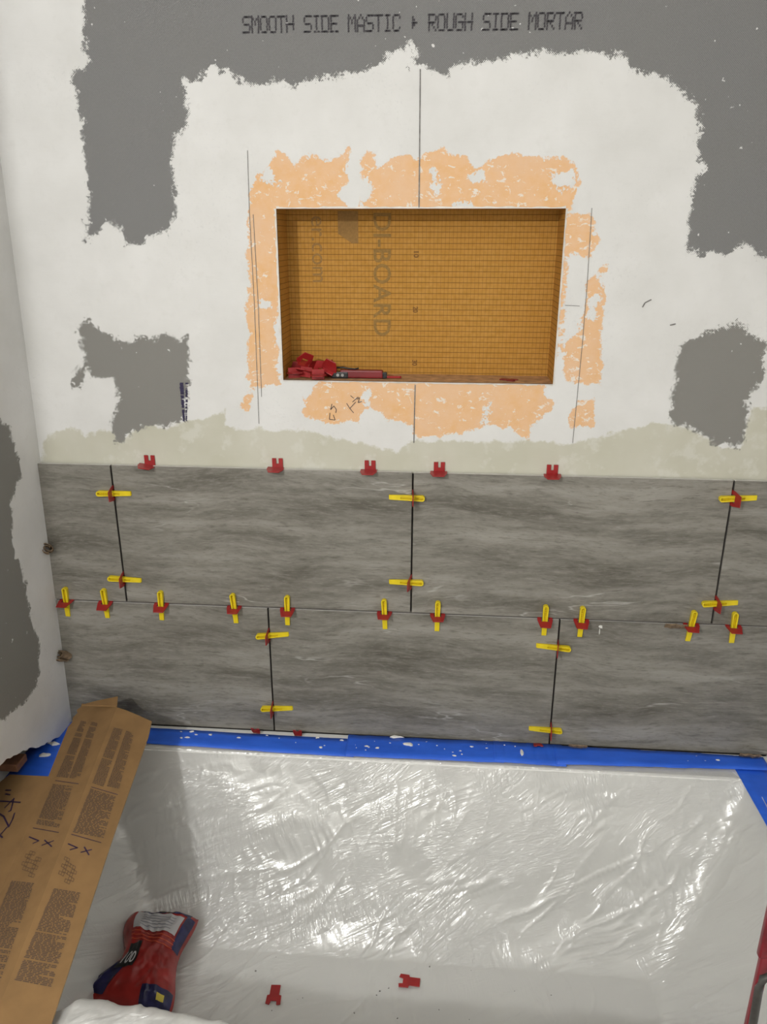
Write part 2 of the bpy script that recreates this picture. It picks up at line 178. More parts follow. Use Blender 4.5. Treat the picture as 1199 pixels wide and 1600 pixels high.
# ---------------------------------------------------------------- materials
def make_wall_material(name, axis):
    M = Mat(name); p = M.obj(); x, y, z = M.xyz(p); a = (x, y)[axis]
    nbig = M.noise(p, 9, 3); nmid = M.noise(p, 55, 5, .6); nfin = M.noise(p, 230, 3, .6)
    streak = M.noise(M.scale(p, (30, 30, 170)), 1, 3)
    # mesh weave of the backer board
    wz = M.math('SINE', M.math('MULTIPLY', z, 2*math.pi/.0034)); wa = M.math('SINE', M.math('MULTIPLY', a, 2*math.pi/.0034))
    weave = M.math('MULTIPLY', wz, wa)
    # grey board
    board = M.mix(M.rng(weave, -.8, .8, 0, .85), (.245, .243, .240), (.138, .138, .139))
    board = M.mix(M.rng(nbig, .35, .65, 0, .6), board, (.20, .197, .19))
    board = M.mix(M.rng(M.noise(p, 420, 2), .35, .7, 0, .4), board, (.265, .265, .26))
    low = M.rng(z, 1.42, 1.30)
    board = M.mix(M.math('MULTIPLY', low, .5), board, (.275, .262, .23))
    # joint compound
    comp = M.mix(M.rng(nbig, .3, .7), (.69, .685, .665), (.765, .76, .745))
    comp = M.mix(M.rng(nmid, .55, .78, 0, .35), comp, (.66, .65, .625))
    sandy = M.rng(M.noise(p, 160, 4, .7), .56, .70, 0, .5)
    comp = M.mix(M.math('MULTIPLY', sandy, M.rng(M.noise(p, 4.2, 2), .48, .62)), comp, (.60, .60, .59))
    # orange membrane with smeared thinset
    org = M.mix(M.rng(nmid, .3, .7), (.79, .47, .225), (.80, .525, .32))
    org = M.mix(M.rng(nbig, .4, .7, 0, .5), org, (.77, .53, .36))
    smear = M.rng(M.noise(M.scale(p, (60, 60, 90)), 1, 5, .7, .6), .585, .625, 0, .85)
    org = M.mix(smear, org, (.80, .76, .70))
    # beige skim coat above the tiles
    bei = M.mix(M.rng(nbig, .35, .65), (.545, .53, .435), (.60, .585, .50))
    bei = M.mix(M.rng(M.noise(p, 26, 4, .65), .55, .66, 0, .6), bei, (.66, .65, .585))
    def mask(att, amp1, amp2, w=.0012):
        v = M.math('MULTIPLY_ADD', M.math('SUBTRACT', nmid, .5), amp1, M.attr(att))
        v = M.math('MULTIPLY_ADD', M.math('SUBTRACT', nfin, .5), amp2, v)
        return M.rng(v, -w, w)
    og = M.math('MULTIPLY', mask('s_orange', .03, .012), M.math('SUBTRACT', 1.0, mask('s_white', .04, .02)))
    col = M.mix(og, comp, org)
    bm_ = mask('s_beige', .026, .006, .0025)
    col = M.mix(bm_, col, bei)
    # edges of the board patches: combed by the mesh
    v = M.math('MULTIPLY_ADD', M.math('SUBTRACT', nmid, .5), .040, M.attr('s_grey'))
    v = M.math('MULTIPLY_ADD', M.math('SUBTRACT', nfin, .5), .022, v)
    v = M.math('MULTIPLY_ADD', weave, .0032, v)
    gm = M.rng(v, -.0008, .0008)
    col = M.mix(gm, col, board)
    specks = M.math('MULTIPLY', M.rng(M.noise(p, 75, 2), .715, .74), gm)
    col = M.mix(specks, col, (.68, .67, .66))
    # thinset combed behind the tiles
    if axis == 0:
        tl = M.rng(z, Z0+TH-.004, Z0+TH-.002, 1, 0)
        col = M.mix(tl, col, (.055, .05, .046))
    h = M.math('MULTIPLY', M.math('SUBTRACT', 1.0, gm), .9)
    h = M.math('MULTIPLY_ADD', nbig, .5, h); h = M.math('MULTIPLY_ADD', streak, .26, h); h = M.math('MULTIPLY_ADD', nmid, .15, h)
    h = M.math('MULTIPLY_ADD', M.math('MULTIPLY', weave, gm), .10, h); h = M.math('MULTIPLY_ADD', og, -.3, h)
    M.bump(h, .55, .0016)
    return M.set(col, .82, Specular_IOR_Level=.25)
m_wall = make_wall_material('patched_backer_board', 0)
m_left = make_wall_material('patched_side_board', 1)
m_plain = varied('plain_compound', (.60, .59, .56), .8, .05, 8)
m_paint = varied('taupe_wall_paint', (.74, .735, .71), .8, .04, 8)
m_floor = varied('floor_vinyl', (.34, .30, .26), .5, .15, 6)
m_ceil = varied('ceiling_paint', (.80, .795, .78), .9, .03, 8)

def make_tile():
    M = Mat('grey_stone_porcelain'); inf = M.n('ShaderNodeObjectInfo')
    off = M.n('ShaderNodeCombineXYZ'); r = inf.outputs['Random']
    M.l(M.math('MULTIPLY', r, 37.0), off.inputs[0]); M.l(M.math('MULTIPLY', r, 91.0), off.inputs[2])
    p = M.scale(M.obj(), (1, 1, 1), off.outputs[0])
    warp = M.n('ShaderNodeTexNoise'); M.l(p, warp.inputs['Vector']); warp.inputs['Scale'].default_value = 3.5; warp.inputs['Detail'].default_value = 2
    w = M.n('ShaderNodeVectorMath', operation='MULTIPLY_ADD'); M.l(warp.outputs['Color'], w.inputs[0]); w.inputs[1].default_value = (.02, 0, .05); M.l(p, w.inputs[2])
    q = w.outputs[0]
    bands = M.noise(M.scale(q, (2.6, 1, 18)), 1, 5, .62)
    fine = M.noise(M.scale(q, (19, 9, 120)), 1, 6, .7)
    grain = M.noise(M.scale(q, (60, 55, 300)), 1, 3, .6)
    blot = M.noise(M.scale(q, (7, 1, 34)), 1, 4, .6, .4)
    c = M.ramp(bands, [(.34, (.112, .103, .083)), (.45, (.174, .163, .138)), (.54, (.226, .213, .184)), (.66, (.32, .303, .268))])
    c = M.mix(M.rng(blot, .52, .66, 0, .45), c, (.295, .28, .245))
    c = M.mix(M.rng(fine, .52, .68, 0, .55), c, (.315, .298, .262))
    c = M.mix(M.rng(fine, .46, .34, 0, .55), c, (.088, .080, .064))
    c = M.mix(M.rng(grain, .54, .75, 0, .40), c, (.36, .345, .315))
    c = M.mix(M.rng(grain, .44, .28, 0, .45), c, (.075, .069, .058))
    # pale wandering veins, few and faint
    vn = M.noise(M.scale(q, (2.2, 1, 13)), 1, 4, .6, .2)
    vein = M.rng(M.math('ABSOLUTE', M.math('SUBTRACT', vn, .5)), .0, .010, 1, 0)
    vein = M.math('MULTIPLY', vein, M.rng(M.noise(M.scale(p, (3.5, 1, 9), (9.1, 0, 3.3)), 1, 2), .55, .65))
    c = M.mix(M.math('MULTIPLY', vein, .75), c, (.46, .445, .41))
    M.bump(fine, .12, .001)
    return M.set(c, M.rng(fine, .3, .7, .42, .55), Specular_IOR_Level=.4)
m_tile = make_tile()
m_tside = varied('shaded_side_and_thinset', (.12, .11, .10), .8, .2, 60)  # shade painted into the tile sides; also colours the joint mortar
m_tedge = varied('lit_tile_top_edge', (.60, .585, .55), .7, .12, 60)

def make_kerdi():
    M = Mat('orange_foam_board'); p = M.obj(); x, y, z = M.xyz(p)
    n = M.noise(p, 120, 4); nb = M.noise(p, 10, 2)
    c = M.mix(M.rng(n, .35, .65), (.455, .227, .038), (.52, .268, .058))
    c = M.mix(M.rng(nb, .35, .65, 0, .35), c, (.47, .218, .032))
    def line(v, off, wd, period=.0102):
        f = M.math('FRACT', M.math('DIVIDE', M.math('ADD', v, off), period)); d = M.math('ABSOLUTE', M.math('SUBTRACT', f, .5))
        return M.rng(d, wd, wd+.05, 1, 0)
    c = M.mix(M.math('MULTIPLY', line(z, .0051-.2276+1.02, .035), .75), c, (.135, .060, .012))
    c = M.mix(M.math('MULTIPLY', line(x, 1.0, .04, .0073), .42), c, (.15, .068, .014))
    c = M.mix(M.math('MULTIPLY', line(y, 1.0, .03), .3), c, (.15, .068, .014))
    M.bump(n, .2, .0006)
    return M.set(c, .75, Specular_IOR_Level=.25)
m_kerdi = make_kerdi()
m_kledge = varied('smeared_ledge', (.46, .27, .13), .75, .35, 45)
m_kprint = varied('faded_print', (.285, .160, .038), .8, .15, 200)
m_klogo = varied('faded_print_light', (.30, .165, .045), .8, .12, 200)
m_lip = varied('torn_white_lip', (.74, .70, .64), .8, .1, 60)
m_knum = varied('grid_number_print', (.19, .085, .016), .8, .1, 200)
m_ink = varied('dark_ink', (.050, .045, .052), .7, .35, 260)
m_pencil = varied('pencil', (.20, .19, .18), .7, .4, 160)
m_navy = varied('navy_ink', (.022, .016, .06), .6, .3, 200)
m_red = varied('red_plastic', (.33, .016, .017), .38, .12, 60, Subsurface_Weight=.0)
m_reddark = varied('dark_red_plastic', (.20, .014, .018), .45, .2, 40)
m_yel = varied('yellow_plastic', (.80, .62, .014), .35, .08, 60)
m_black = varied('black_plastic', (.012, .012, .013), .4, .3, 60)
m_steel = varied('dull_steel', (.35, .34, .33), .35, .2, 60, Metallic=.9)
m_card = varied('kraft_cardboard', (.245, .138, .052), .85, .10, 22, .1)
m_cardin = varied('kraft_edge', (.36, .25, .13), .9, .25, 120, .2)
m_cprint = varied('brown_print', (.095, .060, .040), .85, .15, 120)
m_marker = varied('marker_ink', (.030, .014, .045), .6, .2, 90)
m_tub = varied('tub_enamel', (.86, .855, .83), .22, .02, 6)
m_wood = varied('bare_wood', (.19, .085, .042), .7, .3, 25)
m_mortar = varied('white_mortar', (.76, .75, .71), .85, .08, 90, .3)
m_shim = varied('dirty_card_shim', (.20, .14, .085), .9, .4, 130, .4)

def make_tape():
    M = Mat('blue_masking_tape'); p = M.obj(); n = M.noise(M.scale(p, (12, 30, 30)), 1, 4)
    c = M.mix(M.rng(n, .35, .65), (.020, .112, .66), (.030, .150, .80))
    h = M.noise(M.scale(p, (25, 8, 8)), 1, 3); M.bump(h, .3, .003)
    return M.set(c, .5)
m_tape = make_tape()
def make_sheet():
    M = Mat('clear_plastic_film'); cx = M.n('ShaderNodeCombineXYZ'); M.l(M.xyz(M.obj())[0], cx.inputs[0]); M.l(M.attr('s_arc'), cx.inputs[1]); p = cx.outputs[0]
    w = M.n('ShaderNodeTexNoise'); M.l(p, w.inputs['Vector']); w.inputs['Scale'].default_value = 6; w.inputs['Detail'].default_value = 2
    q = M.n('ShaderNodeVectorMath', operation='MULTIPLY_ADD'); M.l(w.outputs['Color'], q.inputs[0]); q.inputs[1].default_value = (.035, .035, 0); M.l(p, q.inputs[2])
    h = None
    for ang, al, ac, off, mlo, amp, mz in ((33, 3.5, 42, 0, .50, .50, 4.0), (52, 7, 64, 3, .53, .42, 5.0), (100, 11, 80, 7, .55, .34, 6.0), (18, 20, 110, 11, .52, .34, 5.0)):
        mp = M.n('ShaderNodeMapping', vector_type='TEXTURE'); M.l(q.outputs[0], mp.inputs[0]); mp.inputs['Rotation'].default_value = (0, 0, math.radians(ang)); mp.inputs['Location'].default_value = (off*.37, off*.61, 0)
        n = M.noise(M.scale(mp.outputs[0], (al, ac, 1), (off, off*2.3, off)), 1, 3, .55, .3)
        rd = M.math('POWER', M.math('SUBTRACT', 1.0, M.math('MULTIPLY', M.math('ABSOLUTE', M.math('SUBTRACT', n, .5)), 4.2), 0, True), 1.8)
        mk = M.rng(M.noise(M.scale(p, mz, (off*1.7, off, 4.0)), 1, 2), mlo, mlo+.10)
        t = M.math('MULTIPLY', rd, M.math('MULTIPLY_ADD', mk, amp, .02))
        h = t if h is None else M.math('ADD', h, t)
    h = M.math('MULTIPLY', h, M.math('MULTIPLY_ADD', M.attr('s_wr'), .88, .12))
    nb = M.n('ShaderNodeBump'); M.l(h, nb.inputs['Height']); nb.inputs['Strength'].default_value = 1.0; nb.inputs['Distance'].default_value = .0065
    M.set((.80, .795, .77), .9, Specular_IOR_Level=.0)
    tr = M.n('ShaderNodeBsdfTransparent'); tr.inputs[0].default_value = (.96, .96, .95, 1)
    mx = M.n('ShaderNodeMixShader'); mx.inputs[0].default_value = .60
    M.l(tr.outputs[0], mx.inputs[1]); M.l(M.b.outputs[0], mx.inputs[2])
    gl = M.n('ShaderNodeBsdfGlossy'); gl.inputs['Color'].default_value = (1, 1, .98, 1); gl.inputs['Roughness'].default_value = .22; M.l(nb.outputs[0], gl.inputs['Normal'])
    m2 = M.n('ShaderNodeMixShader'); m2.inputs[0].default_value = .13; M.l(mx.outputs[0], m2.inputs[1]); M.l(gl.outputs[0], m2.inputs[2]); M.l(m2.outputs[0], M.out.inputs['Surface'])
    return M.m
m_sheet = make_sheet()

# ---------------------------------------------------------------- the setting
RW = .775                                   # right wall
NX0, NX1, NZ0, NZ1, ND = -.2525, .2592, Z0+.4825, Z0+.7895, .089
def breaks(a, b, step, extra=()):
    v = np.concatenate([np.arange(a, b, step), [b], extra]); v = np.unique(np.round(v, 5))
    keep = [v[0]]
    for q in v[1:]:
        if q-keep[-1] < step*.3:
            if q in np.round(extra, 5): keep[-1] = q
            continue
        keep.append(q)
    return np.array(keep)
gx = breaks(-.90, RW, .006, (NX0, NX1)); gz = np.concatenate([breaks(.30, 1.96, .006, (NZ0, NZ1)), [2.1, 2.44]])
X, Z = np.meshgrid(gx, gz)
nxc, nzc = len(gx), len(gz)
faces = []
for j in range(nzc-1):
    zc = (gz[j]+gz[j+1])/2
    for i in range(nxc-1):
        xc = (gx[i]+gx[i+1])/2
        if NX0 < xc < NX1 and NZ0 < zc < NZ1: continue
        a = j*nxc+i; faces.append((a, a+1, a+nxc+1, a+nxc))
me = mesh('wall_back', np.stack([X.ravel(), np.full(X.size, WY), Z.ravel()], 1), faces, m_wall)
for nm, key in (('s_grey', 'grey'), ('s_orange', 'orange'), ('s_beige', 'beige'), ('s_white', 'white')):
    at = me.attributes.new(nm, 'FLOAT', 'POINT'); at.data.foreach_set('value', np.clip(sdf(DATA[key], X.ravel(), Z.ravel()), -.2, .2).astype(np.float32))
wall_back = tag(obj('wall_back', me), 'back wall of grey backer board smeared with white compound above the tiles', kind='structure')

def leftx(z): return -.7645-(1.53-z)*.0200
gy = -np.concatenate([np.arange(0, .36, .006), [.40, .5, .6, .7, .85]])+WY; gz2 = np.concatenate([np.arange(.37, 1.3, .006), [1.4, 1.6, 2.44]])
Yg, Zg = np.meshgrid(gy, gz2)
botp = [(.012, .372), (-.026, .390), (-.131, .432), (-.18, .462), (-.263, .494), (-.85, .50)]
bz = np.interp(-gy, [-b[0] for b in botp], [b[1] for b in botp])
Zb = np.maximum(Zg, bz[None, :]+ (vnoise(Yg*90, Yg*0, 3)-.5)*.006)
ny = len(gy); faces = []
for j in range(len(gz2)-1):
    for i in range(ny-1):
        a = j*ny+i
        if Zb[j+1, i]-Zb[j, i] < 1e-5 and Zb[j+1, i+1]-Zb[j, i+1] < 1e-5: continue
        faces.append((a, a+1, a+ny+1, a+ny))
me = mesh('wall_left', np.stack([leftx(Zb.ravel()), Yg.ravel(), Zb.ravel()], 1), faces, m_left)
at = me.attributes.new('s_grey', 'FLOAT', 'POINT'); at.data.foreach_set('value', np.clip(sdf(DATA['leftgrey'], Yg.ravel(), Zb.ravel()), -.2, .2).astype(np.float32))
for nm in ('s_orange', 's_beige', 's_white'):
    at = me.attributes.new(nm, 'FLOAT', 'POINT'); at.data.foreach_set('value', np.full(Yg.size, -.2, np.float32))
wall_left = tag(obj('wall_left', me), 'left side wall board with white compound around a grey patch', kind='structure')
sm = wall_left.modifiers.new('thickness', 'SOLIDIFY'); sm.thickness = .010; sm.offset = -1
def quad(name, vs, m, label):
    return tag(obj(name, mesh(name, vs, [(0, 1, 2, 3)], m)), label, kind='structure')
XL, YF, ZC = -1.9, -3.2, 2.44
b = MB(); b.box(-.905, -.885, -.85, WY, 0, ZC); 
tag(obj('wall_framing', b.mesh('wall_framing', m_plain)), 'pale wall cavity behind the left side board', kind='structure')
quad('wall_return', [(XL, -.85, 0), (-.76, -.85, 0), (-.76, -.85, ZC), (XL, -.85, ZC)], m_paint, 'plain wall beside the bathtub alcove')
quad('wall_right', [(RW, YF, 0), (RW, WY, 0), (RW, WY, ZC), (RW, YF, ZC)], m_paint, 'plain right side wall of the alcove')
quad('wall_side', [(XL, YF, 0), (XL, -.85, 0), (XL, -.85, ZC), (XL, YF, ZC)], m_paint, 'plain far side wall of the bathroom')
quad('wall_front', [(XL, YF, 0), (RW, YF, 0), (RW, YF, ZC), (XL, YF, ZC)], m_paint, 'plain wall facing the bathtub')
quad('ceiling', [(XL, YF, ZC), (RW, YF, ZC), (RW, WY, ZC), (XL, WY, ZC)], m_ceil, 'white painted ceiling')
quad('floor', [(XL, YF, 0), (RW, YF, 0), (RW, WY, 0), (XL, WY, 0)], m_floor, 'brown bathroom floor')
b = MB(); b.box(-.884, -.792, -.205, -.165, .4195, .437)
tag(obj('trim_1', bevel(b.mesh('trim_1', m_wood), .002, 1)), 'bare wood end showing under the left wall board', kind='structure')

# tiles: each its own piece on the back wall
def tile_mesh(w, h):
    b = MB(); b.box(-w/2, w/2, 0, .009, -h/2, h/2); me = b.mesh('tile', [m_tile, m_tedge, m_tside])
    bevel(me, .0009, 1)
    me.polygons.foreach_set('material_index', np.array([0 if p.normal.y < -.5 else 1 if p.normal.z > .5 else 2 for p in me.polygons], dtype=np.int32))  # tile body split by facing: lit tone on top edges, shaded tone on sides
    return me
full = tile_mesh(TW, TH); JX = TW+GAP
def tile(x0, x1, row):
    z0 = Z0+GAP/2 if row else Z0-GAP/2-.0008-TH
    me = full if abs(x1-x0-TW) < 1e-4 else tile_mesh(x1-x0, TH)
    return obj('tile', me, wall_back, ((x0+x1)/2, .0008*math.sin(x0*9), z0+TH/2))
g = GAP/2
tile(-.772, -JX-g, 1); tile(-JX+g, -g, 1); tile(g, JX-g, 1); tile(JX+g, RW-.003, 1)
LJ = -.304
tile(-.777, LJ-g, 0); tile(LJ+g, LJ+JX-g, 0); tile(LJ+JX+g, RW-.003, 0)

b = MB(); b.box(-.775, RW-.003, .0038, .0118, Z0-GAP/2-.0008, Z0+GAP/2)
tag(obj('joint_mortar', b.mesh('joint_mortar', m_tside), wall_back), 'dark mortar in the horizontal joint')
# print, pencil and pen on the back wall
def ribbon(b, pts, w, y, mi=0, rag=0):
    for (x0, z0), (x1, z1) in zip(pts[:-1], pts[1:]):
        dx, dz = x1-x0, z1-z0; L = math.hypot(dx, dz) or 1; px, pz = -dz/L*w/2, dx/L*w/2
        b.add([(x0-px, y, z0-pz), (x1-px, y, z1-pz), (x1+px, y, z1+pz), (x0+px, y, z0+pz)], [(0, 1, 2, 3)], mi)
b = MB()
for k, l in enumerate(DATA['pencil']): ribbon(b, l, .0020 if k < 2 else .0010, WY-.0012)
for l in DATA['scr']: ribbon(b, l, .0022, WY-.0012)
tag(obj('pencil_line', b.mesh('pencil_line', m_pencil), wall_back), 'thin dark pencil layout lines')
b = MB()
for l in DATA['hand']: ribbon(b, l, .0012, WY-.0012)
tag(obj('handwriting', b.mesh('handwriting', m_ink), wall_back), 'handwritten figures on the orange band')
FONT = {'S': '01111 10000 10000 01110 00001 00001 11110', 'M': '10001 11011 10101 10101 10001 10001 10001', 'O': '01110 10001 10001 10001 10001 10001 01110',
 'T': '11111 00100 00100 00100 00100 00100 00100', 'H': '10001 10001 10001 11111 10001 10001 10001', 'I': '01110 00100 00100 00100 00100 00100 01110', 'D': '11110 10001 10001 10001 10001 10001 11110',
 'E': '11111 10000 10000 11110 10000 10000 11111', 'A': '00100 01010 10001 10001 11111 10001 10001', 'C': '01110 10001 10000 10000 10000 10001 01110', 'R': '11110 10001 10001 11110 10100 10010 10001',
 'U': '10001 10001 10001 10001 10001 10001 01110', 'G': '01110 10001 10000 10111 10001 10001 01110', '>': '00000 01000 01100 01110 01100 01000 00000'}
txt = 'SMOOTH SIDE MASTIC > ROUGH SIDE MORTAR'
(tx0, tz0), (tx1, tz1), (_, ttop) = DATA['text']; pitch = (tx1-tx0)/len(txt); hh = ttop-tz0; b = MB(); rr = random.Random(3)
for ci, ch in enumerate(txt):
    if ch == ' ': continue
    for r, row in enumerate(FONT[ch].split()):
        for c, bit in enumerate(row):
            if bit == '0' or rr.random() < .012: continue
            x = tx0+ci*pitch+(c+.3)*pitch/5.4; z = tz0+(tz1-tz0)*ci/len(txt)+hh*(6-r)/7+.0005
            j = rr.uniform(-.0004, .0004); wx = pitch/5.4*.80; wz = hh/7*.95
            if row[max(0, c-1):c+2].count('1') > 1 and r in (0, 3, 6): wx *= 1.7; wz *= .78
            b.add([(x-wx*.5+j, WY-.0013, z), (x+wx*.6+j, WY-.0013, z+.0003), (x+wx*.6+j+.0004, WY-.0013, z+wz), (x-wx*.5+j+.0004, WY-.0013, z+wz)], [(0, 1, 2, 3)])
tag(obj('printed_lettering', b.mesh('printed_lettering', m_ink), wall_back), 'dark dot-printed lettering on grey board')
b = MB(); q = DATA['ink']
for k in range(46):
    t = k/45; xa = q[0][0]+(q[3][0]-q[0][0])*t; xb = q[1][0]+(q[2][0]-q[1][0])*t; z = q[0][1]+(q[3][1]-q[0][1])*t
    for c0, c1 in ((0, .52), (.62, .98)):
        if rr.random() < (.12 if c0 == 0 else .55-.45*t*(1 if t < .5 else 1)): continue
        s0 = xa+(xb-xa)*(c0+rr.uniform(0, .1)); s1 = xa+(xb-xa)*(c1-rr.uniform(0, .1))
        b.add([(s0, WY-.0013, z-.0011), (s1, WY-.0013, z-.0011), (s1, WY-.0013, z+.0005), (s0, WY-.0013, z+.0005)], [(0, 1, 2, 3)])
tag(obj('ink_stamp', b.mesh('ink_stamp', m_navy), wall_back), 'smudged dark blue printed strip')

# ---------------------------------------------------------------- recessed niche
niche = tag(empty('wall_niche', ((NX0+NX1)/2, WY+ND/2, NZ0)), 'orange foam-board niche recessed into the back wall, printed with a grid', 'niche')
no = Vector(niche.location)
def npart(name, bx, m):
    b = MB(); b.box(*[v-no[i//2] for i, v in enumerate(bx)]); return obj(name, b.mesh(name, m), niche)
t = .012; y0, y1 = WY+.0002, WY+ND
npart('back_panel', (NX0-t, NX1+t, y1, y1+t, NZ0-t, NZ1+t), m_kerdi)
npart('side_panel', (NX0-t, NX0, y0, y1, NZ0-t, NZ1+t), m_kerdi); npart('side_panel', (NX1, NX1+t, y0, y1, NZ0-t, NZ1+t), m_kerdi)
npart('top_panel', (NX0, NX1, y0, y1, NZ1, NZ1+t), m_kerdi)
npart('bottom_ledge', (NX0, NX1, y0, y1, NZ0-t, NZ0), m_kledge)
b = MB()
def lip(x0, z0, x1, z1, w):
    n = 60
    for k in range(n):
        a, c = k/n, (k+1)/n; w0 = w*(.5+vnoise(np.array(k*.7), np.array(1.0), 5)); w1 = w*(.5+vnoise(np.array((k+1)*.7), np.array(1.0), 5))
        p0 = (x0+(x1-x0)*a, z0+(z1-z0)*a); p1 = (x0+(x1-x0)*c, z0+(z1-z0)*c); hz = abs(x1-x0) > abs(z1-z0)
        e0 = (0, w0) if hz else (w0, 0); e1 = (0, w1) if hz else (w1, 0)
        if not hz and x0 < 0: e0 = (-w0, 0); e1 = (-w1, 0)
        if hz and z0 < (NZ0+NZ1)/2: e0 = (0, -w0); e1 = (0, -w1)
        V = [(p0[0], WY-.0018, p0[1]), (p1[0], WY-.0018, p1[1]), (p1[0]+e1[0], WY-.0006, p1[1]+e1[1]), (p0[0]+e0[0], WY-.0006, p0[1]+e0[1]), (p0[0], WY+.004, p0[1]), (p1[0], WY+.004, p1[1])]
        b.add([Vector(v)-no for v in V], [(0, 1, 2, 3), (0, 4, 5, 1)])
lip(NX0, NZ1, NX1, NZ1, .003); lip(NX1, NZ0, NX1, NZ1, .003); lip(NX0, NZ0, NX0, NZ1, .0035); lip(NX0, NZ0, NX1, NZ0, .0025)
tag(obj('edge_lip', b.mesh('edge_lip', m_lip), niche), 'thin white rim around the niche opening')
def text_mesh(s, size, name, m, bold=0):
    cu = bpy.data.curves.new(name, 'FONT'); cu.body = s; cu.size = size; cu.offset = bold; cu.resolution_u = 3
    o = bpy.data.objects.new(name, cu); COL.objects.link(o)
    dg = bpy.context.evaluated_depsgraph_get(); me = bpy.data.meshes.new_from_object(o.evaluated_get(dg)); bpy.data.objects.remove(o); bpy.data.curves.remove(cu)
    me.materials.clear(); me.materials.append(m); me.name = name
    return me
def back_text(s, x_base, z_start, length, height, m, name, bold=0):
    """lettering that reads downwards on the niche back; cap baseline on the left side"""
    me = text_mesh(s, 1, name, m, bold); co = np.array([v.co[:] for v in me.vertices]); mn, mx = co.min(0), co.max(0)
    for v in me.vertices:
        a = (v.co.x-mn[0])/(mx[0]-mn[0])*length; c = (v.co.y-mn[1])/(mx[1]-mn[1])*height
        v.co = (x_base+c-no.x, y1-.0006-no.y, z_start-a-no.z)
    return obj(name, me, niche)
def bk(u0, v0):                     # a point of the niche back as measured
    return u0, v0
back_text('IDI-BOARD', -.0865, 1.510, 1.510-1.2699, .0345, m_kprint, 'printed_lettering', .012)
back_text('er.com', -.2055, 1.492, 1.492-1.3715, .0205, m_klogo, 'printed_lettering')
for s_, zc in (('10', 1.4231), ('20', 1.3210), ('30', 1.2179)):
    back_text(s_, -.009, zc+.006, .0115, .010, m_knum, 'printed_number', .03)
b = MB(); b.add([Vector((x, y1-.0005, z))-no for x, z in ((-.154, 1.501), (-.154, 1.4608), (-.1276, 1.4436), (-.115, 1.4436), (-.115, 1.501))], [(0, 1, 2, 3, 4)])
tag(obj('printed_arrow', b.mesh('printed_arrow', m_klogo), niche), 'pale brown printed arrow shape')


# ---------------------------------------------------------------- levelling clips and wedges
STRAP = [(-.0155, -.003), (-.0155, .007), (-.0105, .029), (.0105, .029), (.0155, .007), (.0155, -.003), (.0075, -.003), (.0075, .0105), (-.0075, .0105), (-.0075, -.003)]
b = MB(); b.prism(STRAP, -.0009, .0009); strap_me = bevel(b.mesh('strap', m_red), .0003, 1)
SOLID = [(-.0165, -.0105), (-.0165, .005), (-.011, .024), (.011, .024), (.0165, .005), (.0165, -.0105)]
b = MB(); b.prism(SOLID, -.0009, .0009); solid_me = bevel(b.mesh('strap', m_red), .0003, 1)
def wedge_mesh():
    L, W = .072, .0112; b = MB(); hw = W/2
    arc = [(-L/2+hw-hw*math.cos(a)*.9, hw*math.sin(a)) for a in np.linspace(math.pi/2, -math.pi/2, 9)]
    th = lambda x: .0095+(.0032-.0095)*(x+L/2)/L
    outer = [(x, z) for x, z in arc] + [(L/2-.001, -hw*.86), (L/2, -hw*.7), (L/2, hw*.7), (L/2-.001, hw*.86)]
    # floor of the wedge
    n = len(outer); V = [(x, .0004, z) for x, z in outer]+[(x, max(.0010, th(x)*.16), z) for x, z in outer]
    b.add(V, [tuple(range(n)), tuple(range(n, 2*n))[::-1]]+[(i, n+i, n+(i+1) % n, (i+1) % n) for i in range(n)])
    # raised rim: U round the head, two rails, solid tail
    inn = [(-L/2+hw-(hw-.0027)*math.cos(a)*.9, (hw-.0027)*math.sin(a)) for a in np.linspace(math.pi/2, -math.pi/2, 9)]
    o2 = [(L*.5-.001, hw*.86)]+arc+[(L*.5-.001, -hw*.86)]; i2 = [(L*.18, hw-.0036)]+inn+[(L*.18, -hw+.0036)]
    k = len(o2); lo = lambda x: max(.0008, th(x)*.12)
    V = [(x, lo(x), z) for x, z in o2]+[(x, th(x), z) for x, z in o2]+[(x, lo(x), z) for x, z in i2]+[(x, th(x), z) for x, z in i2]
    F = []
    for i in range(k-1): F += [(i, i+1, k+i+1, k+i), (k+i, k+i+1, 3*k+i+1, 3*k+i), (3*k+i, 3*k+i+1, 2*k+i+1, 2*k+i)]
    F += [(k, 3*k, 4*k-1, 2*k-1), (0, k, 2*k-1, k-1), (2*k, 3*k-1, 4*k-1, 3*k)]
    b.add(V, F)
    # ridges inside the slot
    for q in range(7):
        x = -L/2+.008+q*.0042; b.box(x, x+.0014, .001, th(x)*.36, -hw+.003, hw-.003)
    return fixn(b.mesh('wedge', m_yel))
wedge_me = wedge_mesh()
def axes(ex, ey, loc=(0, 0, 0)):
    ex, ey = Vector(ex).normalized(), Vector(ey).normalized(); ez = ex.cross(ey)
    return Matrix.Translation(loc) @ Matrix(((ex.x, ey.x, ez.x), (ex.y, ey.y, ez.y), (ex.z, ey.z, ez.z))).to_4x4()
OUT = (0, -1, 0)
VL = ['upper one on the leftmost upper-row vertical joint', 'lower one on the leftmost upper-row vertical joint',
      'upper one on the vertical joint below the niche', 'lower one on the vertical joint below the niche',
      'upper one on the rightmost upper-row vertical joint', 'lower one on the rightmost upper-row vertical joint',
      'upper one on the left lower-row vertical joint', 'lower one on the left lower-row vertical joint',
      'upper one on the right lower-row vertical joint', 'lower one on the right lower-row vertical joint']
VO = [.002, .003, .011, .010, .010, .008, .0075, .009, .009, .011]
jr = random.Random(5)
